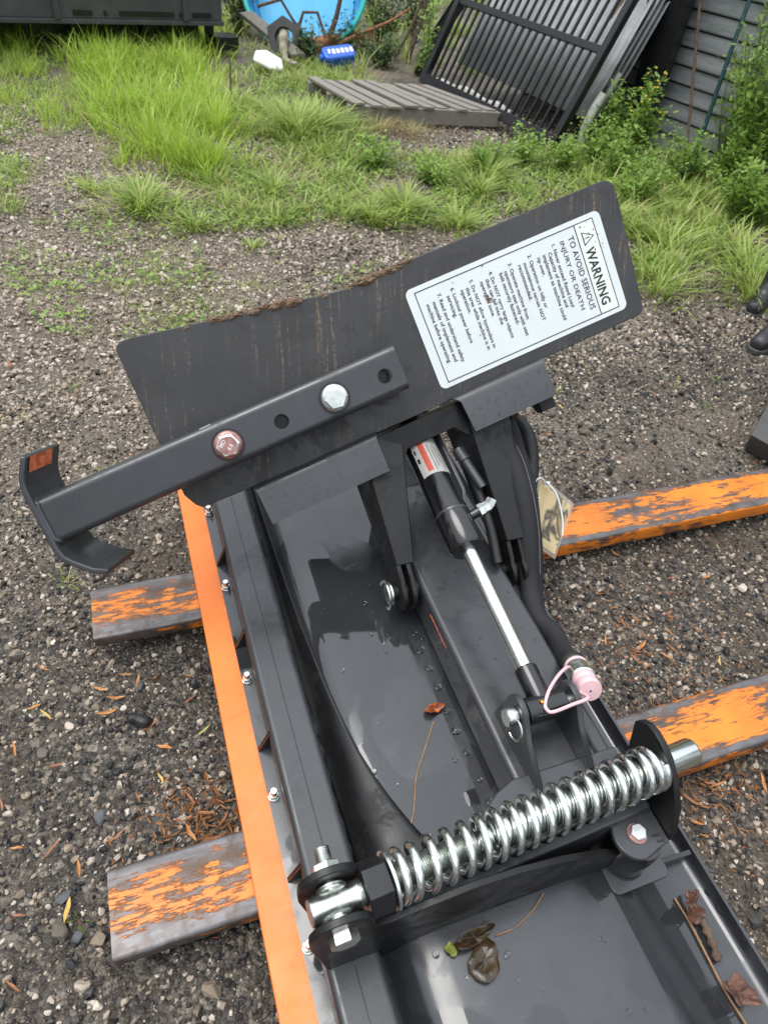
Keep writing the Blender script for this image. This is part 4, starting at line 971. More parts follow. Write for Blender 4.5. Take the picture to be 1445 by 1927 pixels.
def skin_z(x):
    for (a, b), (c, d_) in zip(prof[:-1], prof[1:]):
        if a <= x <= c: return b + (d_ - b) * (x - a) / (c - a + 1e-9)
    return .2
for k in range(330):
    x, y = rnd.uniform(.30, .90), rnd.uniform(-.1, 1.15); r_ = rnd.uniform(.0008, .0024) if rnd.random() < .85 else rnd.uniform(.003, .007); drop(V(x, y, skin_z(x) + .0002), Z, r_, r_ * .35)
for k in range(12): x, y = .545 - .006 * rnd.random(), .42 + .055 * k + rnd.uniform(-.015, .015); drop(V(x - .012, y, skin_z(.53) + .0002), Z, rnd.uniform(.006, .012), .003)
for k in range(120): drop(V(rnd.uniform(.15, .22), rnd.uniform(-.1, 1.4), .2222), Z, rnd.uniform(.0006, .0020), .0008)
for k in range(90): drop(V(rnd.uniform(.575, .77), rnd.uniform(.45, 1.15), .3302), Z, rnd.uniform(.0007, .0030), .001)
for k in range(40): drop(V(rnd.uniform(.72, .79), rnd.uniform(.24, .33), .3162), Z, rnd.uniform(.0006, .0024), .001)
tag(MB().add(vs, fs).build('water_droplets', 'water'), 'rain droplets standing on the charcoal paint', None, None, 'stuff')
# black rubber scrap on the gravel
m = MB(); m.tube(spline([V(-.165, .935, .014), V(-.148, .928, .020), V(-.130, .914, .020), V(-.112, .916, .016)], 6), [.008, .012, .014, .014, .013, .013, .013, .014, .015, .016, .016, .017, .017, .016, .015, .013, .011, .009, .006], 10)
tag(m.build('rubber_scrap', 'rubber', None, (-.134, .917, .01)), 'small curved black rubber scrap on the gravel left of the orange edge', 'scrap')

# ---------------------------------------------------------------- grass
def blades(cells, name, mat, label):
    # cells: (x, y, height, width, lean, azimuth)
    A = np.array(cells); n = len(A); x, y, h, wd, ln, az = A.T
    z = np.array([gh(a, b) for a, b in A[:, :2]]) - .01
    dx, dy = np.cos(az) * ln, np.sin(az) * ln; px_, py_ = -np.sin(az), np.cos(az)
    ts = [(0, 1.0), (.40, .85), (.74, .55), (1.0, 0.0)]; V_ = []
    for (t_, w_) in ts:
        bend = t_ ** 2; hh = h * (t_ - .35 * ln * t_ ** 2.2)
        cx_, cy_, cz_ = x + dx * h * bend, y + dy * h * bend, z + hh
        if w_ > 0:
            for s_ in (-1, 1): V_.append(np.column_stack([cx_ + px_ * wd * w_ * s_ / 2, cy_ + py_ * wd * w_ * s_ / 2, cz_]))
        else: V_.append(np.column_stack([cx_, cy_, cz_]))
    VV = np.stack(V_, 1).reshape(-1, 3); b = np.arange(n) * 7
    quads = np.concatenate([np.column_stack([b, b + 1, b + 3, b + 2]), np.column_stack([b + 2, b + 3, b + 5, b + 4])]); tris = np.column_stack([b + 4, b + 5, b + 6])
    me = bpy.data.meshes.new(name); me.from_pydata(VV.tolist(), [], quads.tolist() + tris.tolist()); me.polygons.foreach_set('use_smooth', [True] * len(me.polygons)); me.materials.append(MAT[mat])
    ob = bpy.data.objects.new(name, me); col.objects.link(ob); return tag(ob, label, None, None, 'stuff')
def rand_in(poly):
    x0, x1 = min(p[0] for p in poly), max(p[0] for p in poly); y0, y1 = min(p[1] for p in poly), max(p[1] for p in poly)
    while True:
        x, y = rnd.uniform(x0, x1), rnd.uniform(y0, y1)
        if inpoly(x, y, poly): return x, y
PA = [(-.10, 7.3), (.1, 8.1), (.9, 8.05), (.86, 5.7), (.76, 4.75), (.34, 4.5), (.0, 4.65)]
PB = [(-1.4, 8.0), (.07, 7.7), (.02, 5.8), (-.24, 5.24), (-1.3, 5.18)]
PB2 = [(-1.2, 5.18), (-.43, 4.89), (-.47, 3.95), (-1.2, 3.95)]
PC = [(1.03, 7.2), (1.94, 7.73), (2.37, 6.66), (1.84, 5.34), (1.54, 4.88), (.93, 4.99), (1.0, 6.22)]
PC2 = [(.77, 4.88), (1.57, 4.99), (2.39, 4.9), (4.09, 5.2), (3.2, 3.1), (2.75, 2.95), (2.9, 4.0), (1.89, 3.72), (1.2, 3.8), (.48, 3.74), (.04, 4.05), (.07, 4.44)]
PD = [(3.3, 4.55), (4.3, 4.86), (5.6, 4.6), (4.6, 2.6), (3.4, 2.55), (3.2, 2.85), (2.68, 2.82)]
PE = [(-.49, 3.95), (.32, 4.03), (.40, 3.24), (1.03, 3.2), (1.52, 3.4), (.85, 2.92), (.16, 2.68), (-.32, 2.76), (-.54, 3.35)]
PT = [(-.9, 7.3), (.3, 7.2), (1.3, 7.4), (1.5, 9.0), (-.9, 9.0)]
PG = [(1.2, 7.5), (2.9, 7.0), (5, 8), (6, 12), (-2, 12), (-2, 9), (1.2, 8.9)]
def clumpy(poly, n, hlo, hhi, tuft, spread, lean, wd=.006):
    out_ = []
    while len(out_) < n:
        x, y = rand_in(poly); h_ = rnd.uniform(hlo, hhi)
        if poly is not PG and noise.noise((x * 1.9, y * 1.5, 4)) < -.06 and rnd.random() < .85: continue
        for k in range(tuft):
            rr = abs(rnd.gauss(0, spread)); a = rnd.uniform(0, 6.283)
            out_.append((x + rr * math.cos(a), y + rr * math.sin(a), h_ * rnd.uniform(.45, 1.1), wd * rnd.uniform(.6, 1.4), min(1.25, abs(rnd.gauss(lean, .25)) + rr / spread * .12), a + rnd.gauss(0, .7)))
    return out_
def tuft(x, y, n, h, spread, lean, wd=.008):
    o = []
    for k in range(n):
        rr = abs(rnd.gauss(0, spread)); a = rnd.uniform(0, 6.283)
        o.append((x + rr * math.cos(a), y + rr * math.sin(a), h * rnd.uniform(.5, 1.1), wd * rnd.uniform(.6, 1.3), min(1.3, abs(rnd.gauss(lean, .25)) + .2 * rr / spread), a + rnd.gauss(0, .4)))
    return o
b1 = clumpy(PA, 5200, .14, .36, 34, .09, .55, .0095) + tuft(.45, 4.75, 260, .30, .12, .4, .007) + tuft(.60, 4.62, 200, .28, .10, .4) + tuft(.3, 5.0, 250, .34, .14, .45) + tuft(.75, 5.3, 240, .33, .12, .5)
b1 += clumpy(PB, 1500, .08, .22, 22, .06, .5) + clumpy(PT, 2300, .15, .36, 30, .08, .5, .008)
blades(b1, 'tall_grass', 'grass_bright', 'tall bright green grass growing in a strip towards the back')
b2 = clumpy(PB, 4600, .04, .13, 16, .05, .7) + clumpy(PB2, 900, .04, .14, 16, .05, .7) + clumpy(PC, 5600, .05, .20, 20, .08, .8, .009) + clumpy(PC2, 8200, .03, .17, 16, .07, .8, .009) + clumpy(PD, 6500, .06, .26, 18, .09, .8, .012) + clumpy(PE, 2200, .02, .06, 9, .03, .8, .004) + clumpy(PG, 5000, .12, .35, 24, .09, .6, .012)
for (x, y, n, h, s) in [(1.346, 5.35, 420, .30, .12), (1.58, 5.55, 300, .26, .10), (.153, 4.1, 300, .20, .10), (.406, 3.83, 120, .13, .06), (1.02, 5.9, 200, .22, .10), (1.42, 3.85, 160, .16, .08), (1.67, 3.95, 260, .22, .10), (2.5, 4.5, 220, .22, .10), (1.95, 3.72, 160, .16, .08), (2.72, 2.76, 130, .20, .12), (2.95, 2.95, 120, .22, .14), (3.1, 3.2, 120, .26, .14), (3.4, 2.8, 120, .26, .14), (2.3, 4.2, 200, .18, .09), (.95, 4.3, 160, .16, .09), (-.1, 4.35, 90, .12, .06), (2.9, 3.6, 260, .25, .12), (.66, 3.55, 60, .08, .05), (3.25, 2.62, 200, .22, .1)]: b2 += tuft(x, y, int(n * .8), h, s, .8, .012)
for k in range(46):   # small sprouts in the bare gravel
    x, y = rnd.choice([(rnd.uniform(-.7, 1.2), rnd.uniform(1.9, 3.4)), (rnd.uniform(1.3, 3.2), rnd.uniform(1.4, 2.9))]); b2 += tuft(x, y, rnd.randint(5, 18), rnd.uniform(.02, .06), .018, .8, .0035)
b2 += tuft(-.292, .522, 9, .035, .008, .9, .003) + tuft(-.30, 1.42, 22, .05, .015, .9, .003) + tuft(-.15, 1.9, 14, .04, .015, .9, .003)
blades(b2, 'grass', 'grass', 'low green grass and weeds spreading over the gravel')
b3 = tuft(2.05, 5.55, 260, .16, .16, 1.0, .004) + tuft(2.3, 5.5, 220, .14, .16, 1.0, .004) + tuft(3.0, 6.0, 200, .12, .2, 1.0, .004) + tuft(2.3, 7.0, 260, .12, .3, 1.0, .005) + clumpy(PC2, 1500, .05, .14, 14, .05, .9, .005) + clumpy(PC, 1000, .05, .15, 14, .05, .9, .005) + clumpy(PE, 260, .02, .06, 8, .03, .9, .004) + clumpy(PD, 900, .08, .22, 14, .06, .8, .005) + clumpy(PB, 420, .04, .10, 12, .05, .9, .005)
blades(b3, 'dry_grass', 'grass_dry', 'straw coloured dead grass mixed into the green')
# low clover like ground weeds
vs = []; fs = []
def leaflet(o, d_, nrm, L, W):
    s_ = d_.cross(nrm).normalized(); k = len(vs); vs.extend([o, o + d_ * L * .5 + s_ * W / 2 + nrm * L * .06, o + d_ * L, o + d_ * L * .5 - s_ * W / 2 + nrm * L * .06]); fs.append((k, k + 1, k + 2, k + 3))
for poly, n in ((PB, 3500), (PC, 4500), (PC2, 11000), (PE, 1300), (PD, 5200), (PB2, 1200)):
    for k in range(n):
        x, y = rand_in(poly)
        if noise.noise((x * 2.2, y * 2.2, 9)) < -.05: continue
        a = rnd.uniform(0, 6.28); leaflet(V(x, y, gh(x, y) + rnd.uniform(.005, .05)), V(math.cos(a), math.sin(a), rnd.uniform(-.1, .6)).normalized(), V(rnd.uniform(-.4, .4), rnd.uniform(-.4, .4), 1).normalized(), rnd.uniform(.015, .045), rnd.uniform(.008, .02))
tag(MB().add(vs, fs).build('ground_weeds', 'weed_leaf'), 'small leafy weeds creeping over the ground', None, None, 'stuff')

# ---------------------------------------------------------------- weeds and shrubs
def weed(x, y, h, n_st, spread, label, leafmat_='weed_leaf', nl=26, L=.05, W=.018, name='weed', grp='tall weeds in front of the shed', cat='weed', flowers=0):
    root = empty(name, (x, y, gh(x, y)), label, cat, grp)
    st = MB(); V0 = []; F0 = []; fl = MB()
    for k in range(n_st):
        a = rnd.uniform(0, 6.283); r_ = spread * rnd.uniform(.2, 1.0); hh = h * rnd.uniform(.6, 1.08)
        b0 = V(x + rnd.gauss(0, .03), y + rnd.gauss(0, .03), gh(x, y)); tip = V(x + r_ * math.cos(a), y + r_ * math.sin(a), hh)
        pts = spline([b0, b0 * .6 + tip * .4 + V(rnd.gauss(0, .03), rnd.gauss(0, .03), .06 * h), tip], 5)
        st.tube(pts, [.0055 * (1 - .7 * i / len(pts)) for i in range(len(pts))], 5)
        for i in range(nl):
            t_ = rnd.uniform(.18, 1.0) ** .8; p = pts[min(len(pts) - 1, int(t_ * (len(pts) - 1)))]; aa = rnd.uniform(0, 6.283)
            d_ = V(math.cos(aa), math.sin(aa), rnd.uniform(-.1, .9)).normalized(); nn_ = V(rnd.gauss(0, .5), rnd.gauss(0, .5), 1).normalized(); sd_ = d_.cross(nn_).normalized()
            l_ = L * rnd.uniform(.5, 1.25) * (1.2 - .5 * t_); w_ = W * rnd.uniform(.6, 1.2); jt = .030 if L > .046 else .022; jt = .05 if cat == 'shrub' else jt; o = p + V(rnd.gauss(0, jt), rnd.gauss(0, jt), rnd.gauss(0, jt)); q = len(V0)
            # a lobed leaf: midrib with two pairs of side lobes
            V0.extend([o, o + d_ * l_ * .35 + sd_ * w_ * .6, o + d_ * l_ * .5 + sd_ * w_ * .18, o + d_ * l_ * .68 + sd_ * w_ * .5, o + d_ * l_, o + d_ * l_ * .68 - sd_ * w_ * .5, o + d_ * l_ * .5 - sd_ * w_ * .18, o + d_ * l_ * .35 - sd_ * w_ * .6])
            F0.append(tuple(q + i_ for i_ in range(8)))
        for i in range(flowers):
            p = pts[-1] + V(rnd.gauss(0, .03), rnd.gauss(0, .03), rnd.uniform(-.06, .02)); fl.lathe([(.002, 0), (.010, .004), (.008, .010), (.002, .012)], p, V(rnd.gauss(0, .4), rnd.gauss(0, .4), 1), 7)
    st.build('stem', 'stem_green', root)
    MB().add(V0, F0).build('foliage', leafmat_, root, smooth=False)
    if flowers: fl.build('flower', 'yellow_petal', root)
    return root
W_ = [(4.55, 4.45, 1.35, 22, .46, 'tall weed close against the siding beside the broom'), (4.95, 4.20, 1.25, 20, .48, 'tall weed at the very right edge close to the siding'), (3.55, 4.75, .36, 10, .24, 'weed with soft leaves in front of the gate corner and white pipe'), (4.05, 4.30, .40, 10, .26, 'leafy weed left of the broom head'),
      (4.45, 4.15, 1.10, 22, .50, 'tallest bushy weed in front of the grey siding at the right'), (4.75, 3.85, .80, 15, .40, 'bushy weed at the right edge beside the tallest one'), (4.22, 4.02, .50, 12, .30, 'leafy weed hiding the green broom head'),
      (3.83, 4.72, .62, 8, .20, 'weed with yellowing leaves by the foot of the black post'), (3.72, 4.90, .52, 4, .10, 'slender weed standing against the black gate end'), (3.2, 4.62, .24, 9, .22, 'low weed beneath the gate corner'),
      (2.95, 4.75, .24, 9, .25, 'low weed in front of the pallet end'), (2.6, 4.65, .22, 9, .25, 'low spreading weed right of the pallet'), (3.5, 4.35, .36, 13, .34, 'dense weed behind the top corner of the warning plate'), (3.35, 3.95, .32, 13, .34, 'leafy weed just above the warning plate'),
      (4.0, 3.6, .42, 14, .40, 'ferny weed right of the warning plate'), (4.3, 3.25, .42, 14, .42, 'ferny weed near the boots'), (2.05, 4.45, .15, 8, .20, 'low weed with bright leaves in the middle of the grass'), (1.75, 4.75, .16, 8, .22, 'low weed left of the pallet front')]
for k, (x, y, h, ns, sp_, lab) in enumerate(W_): weed(x, y, h, ns, sp_, lab, 'weed_leaf', 120 if h > .4 else 70, .062 if h > .4 else .048, .019, flowers=2 if 'yellow' in lab else 0)
weed(2.98, 6.95, .75, 6, .16, 'climbing weed growing up the left side of the black gate', 'weed_leaf', 30, .07, .03)
for (x, y, h, ns, sp_, lab, lm_) in [(1.55, 8.75, .75, 16, .42, 'blue green bush between the steel bucket and the pool', 'blue_leaf'), (3.05, 8.3, .75, 14, .40, 'dark bush right of the blue pool', 'dark_leaf'), (3.55, 8.7, .9, 14, .45, 'dark bush behind the loose gate panel', 'dark_leaf'), (2.5, 7.95, .30, 12, .35, 'low ferny bush beside the blue bottle', 'dark_leaf'), (2.75, 7.55, .26, 10, .25, 'small fern behind the pallet', 'blue_leaf'), (1.98, 7.55, .25, 14, .08, 'fine feathery plant beside the grey block', 'blue_leaf'),
                                     (2.0, 10.2, 1.3, 18, .8, 'shrub far behind the pool', 'dark_leaf'), (3.6, 10.6, 1.4, 18, .8, 'shrub far behind the gate panels', 'dark_leaf'), (.3, 10.8, 1.3, 18, .8, 'shrub far behind the steel bucket', 'dark_leaf')]:
    weed(x, y, h, ns, sp_, lab, lm_, 60, .06, .022, 'shrub', 'shrubs at the back of the yard', 'shrub')

# ---------------------------------------------------------------- steel bucket at the back left
bd = V(1.835, .35, 0).normalized(); bn = V(bd.y, -bd.x, 0)   # bn faces the camera
bo_ = V(1.21, 7.65, .285)
def bp_(a, h, d_=0.0): return bo_ + bd * a + Z * h + bn * d_
bk = empty('steel_bucket', bo_ + V(-1, 0, -.28), 'dark grey steel bucket standing at the back left', 'bucket')
m = MB(); m.prism([(-2.9, .0), (.0, .0), (.0, .85), (-2.9, .85)], bo_, bd, Z, bn, -.5, 0); bb = m.build('back_panel', 'bucket_paint', bk, bevel=.008)
m = MB(); m.prism([(-2.9, -.035), (.01, -.035), (.01, .0), (-2.9, .0)], bo_, bd, Z, bn, -.5, .012); m.build('bottom_edge', 'bucket_paint', bk, bevel=.004)
for a in (-.335, -1.42, -2.4):
    m = MB(); m.prism([(a - .03, .0), (a + .02, .0), (a + .02, .8), (a - .03, .8)], bo_, bd, Z, bn, 0, .028); m.build('stiffening_rib', 'bucket_paint', bk, bevel=.003)
for (a0, a1, h0, h1) in ((-1.30, -1.14, .022, .062), (-1.05, -1.02, .022, .062), (-.92, -.44, .022, .062), (-.40, -.375, .022, .06), (-.28, -.10, .022, .06)):
    m = MB(); m.prism(rrect(a0, h0, a1, h1, .012, 3), bo_, bd, Z, bn, .0005, .006); m.build('slot', 'black_metal', bb)
for a in (-.04, -.62, -1.25, -1.9):
    m = MB(); m.prism([(a - .03, -.28), (a + .03, -.28), (a + .04, -.036), (a - .04, -.036)], bo_, bd, Z, bn, -.30, -.24); m.build('leg', 'black_metal', bk)
m = MB(); m.prism([(-.06, -.24), (.17, -.24), (.17, -.13), (-.06, -.13)], bo_, bd, Z, bn, -.25, -.05); m.build('side_bracket', 'black_metal', bk, bevel=.005)
m = MB(); m.prism([(-2.8, -.28), (-.1, -.28), (-.1, -.036), (-2.8, -.036)], bo_, bd, Z, bn, -.48, -.40); m.build('rear_beam', 'black_metal', bk)

# ---------------------------------------------------------------- pool, block, log, bottle, foam, pallet
pc = V(2.23, 8.55, .36); pax = V(-.30, -.72, .62).normalized()
pool = empty('paddling_pool', (2.23, 8.45, 0), 'blue plastic paddling pool with teal rim propped on its edge', 'pool')
pm = MB(); pm.lathe([(.60, .20), (.585, .16), (.55, .02), (.50, 0.0)], pc, pax, 48, False); pw = pm.build('side_wall', 'pool_blue', pool); s_ = pw.modifiers.new('thickness', 'SOLIDIFY'); s_.thickness = .006
MB().lathe([(.505, -.004), (.505, .004), (.001, .006)], pc, pax, 48).build('floor', 'pool_floor', pool)
e1 = pax.orthogonal().normalized(); e2 = pax.cross(e1)
MB().tube([pc + pax * .205 + (e1 * math.cos(a) + e2 * math.sin(a)) * .615 for a in [2 * math.pi * k / 60 for k in range(61)]], .026, 8, False).build('rim', 'pool_teal', pool)
m = MB()
for k in range(56):
    a = 2 * math.pi * k / 56; a2 = 2 * math.pi * (k + .5) / 56
    for r0, r1, h0, h1 in ((.556, .572, .045, .10), (.572, .585, .10, .155)):
        P = lambda aa, r_, h_: pc + pax * h_ + (e1 * math.cos(aa) + e2 * math.sin(aa)) * (r_ - .006)
        m.tube([P(a, r0, h0), P(a2, (r0 + r1) / 2, (h0 + h1) / 2), P(a, r1, h1)], .004, 4)
m.build('embossed_zigzag', 'pool_floor', pw)
gb = empty('grey_block', (1.75, 7.62, 0), 'dark grey five sided block with a round hole and a rag hanging from it', 'block')
fx = V(.93, -.33, .1).normalized(); fz = V(.0, .35, .94); fz = (fz - fx * fz.dot(fx)).normalized(); fn = fx.cross(fz)
c0 = V(1.77, 7.60, .20)
def ray5(a):
    pent = [(.0, .17), (.155, .08), (.125, -.17), (-.125, -.17), (-.155, .08)]
    d_ = Vector((math.cos(a), math.sin(a))); best = 9
    for i in range(5):
        p, q = Vector(pent[i]), Vector(pent[(i + 1) % 5]); e_ = q - p; den = d_.x * e_.y - d_.y * e_.x
        if abs(den) < 1e-9: continue
        t_ = (p.x * e_.y - p.y * e_.x) / den; s_ = (p.x * d_.y - p.y * d_.x) / den
        if t_ > 0 and -1e-6 <= s_ <= 1 + 1e-6: best = min(best, t_)
    return best
angs = sorted([2 * math.pi * k / 30 for k in range(30)] + [math.atan2(y, x) % (2 * math.pi) for x, y in [(.0, .17), (.155, .08), (.125, -.17), (-.125, -.17), (-.155, .08)]])
N_ = len(angs); vs = []
for dpt in (0, -.16):
    for rad in (None, .085):
        for a in angs: r_ = ray5(a) if rad is None else rad; vs.append(c0 + fx * (r_ * math.cos(a)) + fz * (r_ * math.sin(a)) + fn * dpt)
fs = []
for k in range(N_):
    j = (k + 1) % N_; fs += [(k, j, N_ + j, N_ + k), (2 * N_ + k, 3 * N_ + k, 3 * N_ + j, 2 * N_ + j), (k, 2 * N_ + k, 2 * N_ + j, j), (N_ + k, N_ + j, 3 * N_ + j, 3 * N_ + k)]
MB().add(vs, fs).build('body', 'slab_grey', gb, sharp=30)
m = MB(); m.tube(spline([c0 + fn * -.05 + fz * .03, c0 + fn * .02 + fz * -.02, c0 + fn * .05 + fz * -.12, c0 + fn * .10 + fz * -.21 + fx * .03, c0 + fn * .22 + fz * -.25 + fx * .14], 6), [.05, .05, .045, .04, .045, .05, .055, .05, .045, .04, .04, .045, .04, .035, .035, .035, .03, .03, .028, .03, .03, .03, .025, .02, .015], 9); m.build('rag', 'rag', gb)
pb = MB(); pb.prism([(-.07, -.5), (.07, -.5), (.07, .25), (-.07, .25)], V(1.63, 7.85, .22), V(.75, -.5, .2).normalized(), V(-.45, .75, .25).normalized(), V(-.2, -.3, .9).normalized(), -.02, .02); tag(pb.build('plank', 'old_wood', None, (1.63, 7.85, .1), bevel=.004), 'grey weathered plank leaning behind the five sided block', 'plank')
lg = empty('log', (2.5, 8.1, 0), 'orange brown cut log lying in front of the pool', 'log')
m = MB(); m.tube(spline([V(1.95, 7.78, .07), V(2.3, 7.95, .10), V(2.75, 8.2, .10), V(3.0, 8.42, .09)], 6), .075, 12); m.build('trunk', 'bark_orange', lg)
MB().lathe([(.074, 0), (.06, .004)], V(1.95, 7.78, .07), V(-.9, -.43, -.05), 14).build('cut_end', 'pale_wood', lg)
m = MB(); m.tube(spline([V(2.33, 8.0, .13), V(2.40, 8.0, .32), V(2.46, 8.0, .60), V(2.55, 8.0, .95)], 6), [.03 - .0008 * k for k in range(19)], 8)
tag(m.build('branch', 'bark', None, (2.33, 8, .1)), 'bare branch standing up in front of the blue pool', 'branch')
for k, (pts, lab, r_) in enumerate([([(2.35, 7.85, .10), (2.65, 7.95, .20), (2.95, 8.0, .30), (3.2, 8.05, .42)], 'reddish branch slanting up to the right of the pool', .02), ([(2.2, 7.75, .06), (2.5, 7.85, .10), (2.85, 7.95, .12)], 'thin branch lying across the log', .025), ([(1.55, 7.75, .42), (1.75, 7.7, .44), (1.90, 7.65, .36), (1.98, 7.6, .22)], 'broken dark branch lying over the five sided block', .018), ([(1.98, 7.75, .25), (2.02, 7.75, .38), (2.12, 7.72, .38), (2.2, 7.7, .22)], 'short bent branch in front of the pool', .018),
                                    ([(3.1, 7.7, .05), (3.2, 7.75, .35), (3.32, 7.8, .75), (3.4, 7.85, 1.2)], 'dead stem at the left end of the gate', .03), ([(2.95, 7.7, .05), (3.15, 7.75, .40), (3.3, 7.8, .9)], 'leaning dead stem left of the gate', .02), ([(1.0, 5.9, .0), (.98, 5.95, .12), (.99, 6.0, .34)], 'dark dead weed stalk in the grass', .010)]):
    p = spline([V(*q) for q in pts], 6) if k not in (2, 3) else [V(*q) + V(rnd.gauss(0, .02), rnd.gauss(0, .02), rnd.gauss(0, .02)) for q in pts]; tag(MB().tube(p, [r_ * (1 - .4 * i / len(p)) * rnd.uniform(.85, 1.1) for i in range(len(p))], 7).build('branch', 'bark' if k != 0 else 'bark_orange', None, pts[0]), lab, 'branch')
bt = empty('plastic_bottle', (2.25, 7.33, .02), 'blue plastic bottle with white print lying on the ground behind the pallet', 'bottle')
m = MB(); bx_ = V(.97, .1, .12).normalized(); by_ = V(-.1, .9, .4); by_ = (by_ - bx_ * by_.dot(bx_)).normalized(); bz_ = bx_.cross(by_)
m.prism(rrect(-.17, -.085, .15, .085, .05, 5), V(2.25, 7.35, .12), bx_, by_, bz_, -.05, .05); m.build('body', 'bottle_blue', bt, bevel=.02, bseg=3)
m = MB(); m.prism([(-.12, -.02), (-.10, -.02), (-.09, .035), (-.11, .035)], V(2.25, 7.35, .12), bx_, by_, bz_, .0505, .052)
for k in range(5): m.prism([(-.08 + .045 * k, -.03), (-.05 + .045 * k, -.03), (-.045 + .045 * k, .03 - .01 * (k % 2)), (-.075 + .045 * k, .03)], V(2.25, 7.35, .12), bx_, by_, bz_, .0505, .052)
m.build('print', 'white_foam', bt)
MB().lathe([(.03, 0), (.03, .04)], V(2.25, 7.35, .12) - bx_ * .20 , bx_, 14).build('cap', 'bottle_blue', bt)
tag(MB().prism([(-.14, -.06), (.02, -.09), (.14, -.05), (.12, .06), (-.02, .10), (-.12, .05)], V(1.52, 7.12, .10), V(.9, -.3, -.2).normalized(), V(.2, .8, .5).normalized(), V(-.1, -.45, .85).normalized(), -.015, .02).build('foam_piece', 'white_foam', None, (1.52, 7.12, .02), bevel=.012), 'crumpled white plastic piece in the grass near the five sided block', 'plastic')
pal = empty('pallet', (2.4, 6.0, 0), 'weathered grey wooden pallet lying in the grass before the gate', 'pallet')
q0, q1, q2, q3 = V(1.69, 6.42, .12), V(1.86, 5.74, .12), V(3.16, 5.62, .12), V(2.80, 6.38, .12)
for k in range(9):
    f0, f1 = (k + rnd.uniform(.08, .18)) / 9, (k + rnd.uniform(.74, .86)) / 9; g0, g1 = f0 + rnd.uniform(-.008, .008), f1 + rnd.uniform(-.008, .008); e0, e1_ = rnd.uniform(-.03, .02), rnd.uniform(-.03, .06)
    a, b, c, d_ = q0.lerp(q3, f0), q0.lerp(q3, f1), q1.lerp(q2, g1), q1.lerp(q2, g0); sdir = (q1 - q0).normalized(); a, b, c, d_ = a + sdir * e0, b + sdir * e0, c + sdir * e1_, d_ + sdir * e1_; dz = rnd.uniform(-.012, .006); m = MB()
    vs = [p + Z * (dz + h_) for h_ in (0, .02) for p in (a, b, c, d_)]
    m.add(vs, [(3, 2, 1, 0), (4, 5, 6, 7), (0, 1, 5, 4), (1, 2, 6, 5), (2, 3, 7, 6), (3, 0, 4, 7)]); m.build('board', 'old_wood', pal, bevel=.002)
for f_ in (.04, .5, .96):
    a, b = q0.lerp(q1, f_), q3.lerp(q2, f_); m = MB(); ex = (b - a).normalized(); m.prism([(0, -.11), ((b - a).length, -.11), ((b - a).length, -.002), (0, -.002)], a, ex, Z, ex.cross(Z), -.03, .03); m.build('bearer', 'old_wood', pal, bevel=.002)
p = spline([V(3.02, 6.75, .06), V(3.10, 6.40, .09), V(3.25, 6.05, .07), V(3.36, 5.85, .05)], 6)
tag(MB().tube(p, [.04 + .012 * math.sin(k) for k in range(len(p))], 8).build('pale_branch', 'pale_wood', None, (3.1, 6.4, 0)), 'peeled white branch lying between the pallet and the gate', 'branch')
for (pts, lab) in (([(3.60, 5.02, -.02), (3.57, 5.03, .14), (3.60, 5.03, .28), (3.66, 5.03, .42)], 'white pipe end sticking up in front of the gate corner'), ([(3.80, 5.22, .30), (3.83, 5.22, .42), (3.88, 5.22, .52)], 'short white pipe leaning behind the other pipe')):
    p = spline([V(*q) for q in pts], 6); tag(MB().tube(p, [.028 + .008 * i / len(p) for i in range(len(p))], 12).build('white_pipe', 'pale_wood', None, pts[0]), lab, 'pipe')

# ---------------------------------------------------------------- black gate, loose panel, stacked sheets
gA, gB = V(2.906, 6.755, .10), V(3.309, 4.998, .10)
def gate(A, B, hgt, lean, nb, rails, label, bar=.020, fr=.055, name='steel_gate'):
    ed = (B - A).normalized(); gn = V(-ed.y, ed.x, 0); gn = gn if gn.x > 0 else -gn
    up = Z * math.cos(R(lean)) + gn * math.sin(R(lean)); nn_ = ed.cross(up); L = (B - A).length
    root = empty(name, (A + B) / 2 - Z * A.z, label, 'gate')
    def bar_(a0, h0, a1, h1, th, nm, dp=0.0):
        m = MB(); m.prism([(a0, h0), (a1, h0), (a1, h1), (a0, h1)], A, ed, up, nn_, -th / 2 + dp, th / 2 + dp); return m.build(nm, 'black_metal', root, bevel=.002)
    bar_(-.03, -.045, L + .03, .03, .06, 'bottom_rail'); bar_(-.03, .031, .03, hgt, .06, 'stile'); bar_(L - .03, .031, L + .03, hgt, .06, 'stile')
    for r_ in rails: bar_(.031, r_, L - .031, r_ + .05, .045, 'rail')
    segs = [.031] + [q for r_ in rails for q in (r_, r_ + .05)] + [hgt]
    for k in range(nb):
        a = .03 + (L - .06) * (k + 1) / (nb + 1)
        for h0, h1 in zip(segs[0::2], segs[1::2]): bar_(a - bar / 2, h0 + .0005, a + bar / 2, h1 - .0005, bar, 'bar')
    return root, ed, up, nn_
gr, ed, up_, gnn = gate(gA, gB, 1.75, 25, 19, (.62,), 'black steel gate with close vertical bars leaning at the back right')
gate(V(3.32, 7.9, .06), V(3.05, 7.25, .06), 1.6, 30, 4, (.8,), 'loose black railing panel left of the big gate', .02, name='railing_panel')
